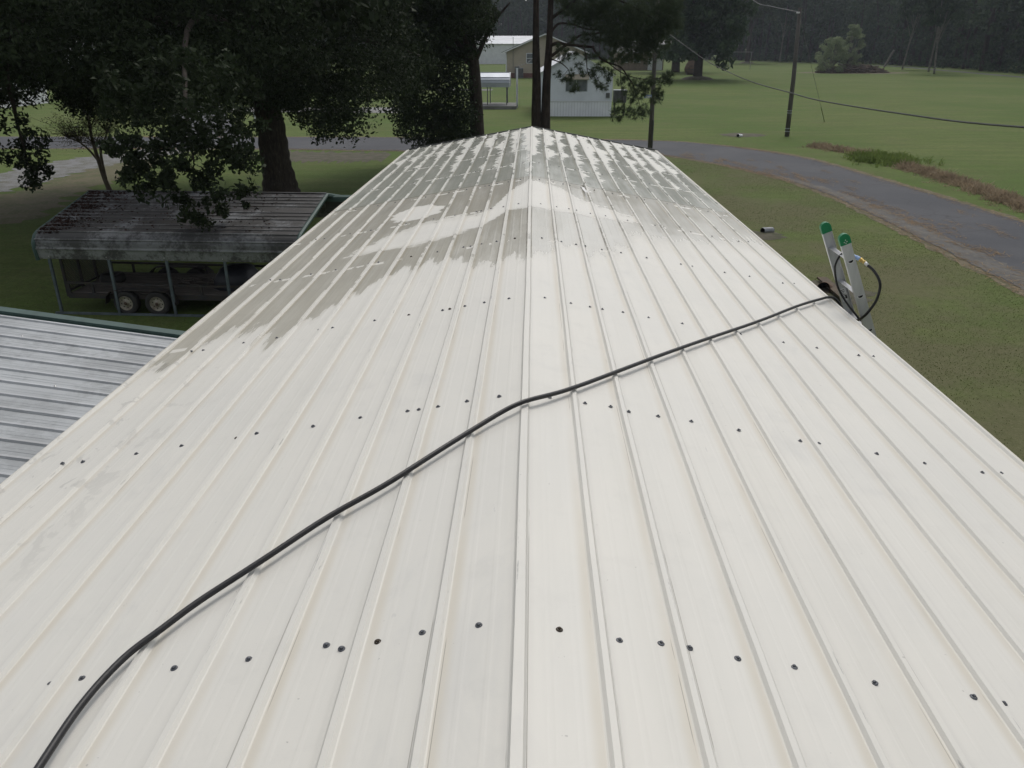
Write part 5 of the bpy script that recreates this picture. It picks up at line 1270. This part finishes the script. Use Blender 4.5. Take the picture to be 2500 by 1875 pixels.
# brush pile with two bushes in the field
bp = thing('brush_pile', 'low heap of grey brushwood in the middle of the field', 'brush pile', (76, 205, 0))
mb = MB(); rb = random.Random(4)
for _ in range(900):
    a = rb.uniform(0, 6.28); q = math.sqrt(rb.random()); c = Vector((76.5+math.cos(a)*8.2*q, 204.5+math.sin(a)*4.5*q, max(.1, 2.1*(1-q*q))*rb.uniform(.1, 1.05)))
    aa = rb.uniform(0, 6.28); d = Vector((math.cos(aa), math.sin(aa), rb.uniform(-.25, .3)))*rb.uniform(.8, 2.6); w = rb.uniform(.06, .16); mb.tube([c-d*.5, c+d*.5], [w, w*.5], 4, False)
mb.build('brushwood', 'brush', bp)
mb = MB(); mb.bar((83.6, 204, 1.2), (85.3, 204, 5.0), .35); mb.build('leaning_log', 'bark_pale', bp)
mb = MB(); n = 30; mb.add([(76+math.cos(2*math.pi*i/n)*14*rb.uniform(.8, 1.05), 204+math.sin(2*math.pi*i/n)*9*rb.uniform(.8, 1.05), .008) for i in range(n)], [tuple(range(n))]); kind(mb.build('bare_earth', 'dirt'), 'structure')
def bushy(name, label, x, y, h_, w_, seed, lm):
    r_ = np.random.default_rng(seed); t_ = thing(name, label, 'bush', (x, y, 0)); mb = MB(); cc_ = []
    for k in range(60):
        f = r_.uniform(.08, 1); a = r_.uniform(0, 6.28); rr = w_*math.sqrt(max(.03, 1-((f-.40)/.62)**2))*r_.uniform(.45, 1); e = (x+math.cos(a)*rr, y+math.sin(a)*rr, h_*f); cc_.append(e)
        if k % 4 == 0: mb.tube([(x, y, 0), ((x+e[0])/2, (y+e[1])/2, e[2]*.6), e], [.12, .08, .03], 5, False)
    mb.build('stem', 'bark_pale', t_); V, F = leaves(clumps(np.array(cc_), w_*.23, 130, r_), .36, r_, .4, -.25); link('foliage', raw_mesh('foliage', V, F), lm, t_)
bushy('willow_bush', 'pale green rounded bush at the left of the brush pile', 70.5, 203, 7.6, 3.7, 31, 'leaf_bush')
bushy('willow_bush', 'taller narrow pale green bush rising from the brush pile', 76.0, 206, 10.2, 3.1, 32, 'leaf_bush')
# brown pear shaped tank between the field oaks
tank = thing('old_tank', 'rusty brown pear-shaped tank between the two field oaks', 'tank', (35.6, 190, 0))
mb = MB(); mb.lathe([(.01, 0), (1.3, .05), (1.75, .7), (1.8, 1.4), (1.5, 2.2), (1.0, 2.9), (.5, 3.4), (.45, 3.7), (.01, 3.75)], (35.6, 190, 0), 'Z', 20); mb.build('body', 'rust', tank, True)
mb = MB(); mb.lathe([(1.86, 1.05), (1.88, 1.1), (1.86, 1.15)], (35.6, 190, 0), 'Z', 20); mb.build('band', 'steel_dark', tank)
sw = thing('clothesline', 'white clothesline frame beyond the field oak', 'clothesline', (56, 230, 0))
for x in (53, 58.5):
    mb = MB(); mb.bar((x, 230, 0), (x, 230, 4.4), .11); mb.build('post', 'cl_grey', sw)
mb = MB(); mb.bar((52.6, 230, 4.4), (58.9, 230, 4.4), .11); mb.build('crossbar', 'cl_grey', sw)

# ================================================================== HAZE
t = D.materials.new('haze'); t.use_nodes = True; t.node_tree.nodes.clear()
ho = t.node_tree.nodes.new('ShaderNodeOutputMaterial'); pv = t.node_tree.nodes.new('ShaderNodeVolumePrincipled')
pv.inputs['Color'].default_value = (.80, .88, 1.0, 1); pv.inputs['Density'].default_value = .00021; pv.inputs['Anisotropy'].default_value = .3
t.node_tree.links.new(pv.outputs[0], ho.inputs['Volume'])
M['haze'] = t
mb = MB(); mb.box((-100, 200, 24.5), (1200, 700, 51)); kind(mb.build('haze', 'haze'), 'stuff', 'thin bluish air over the field')
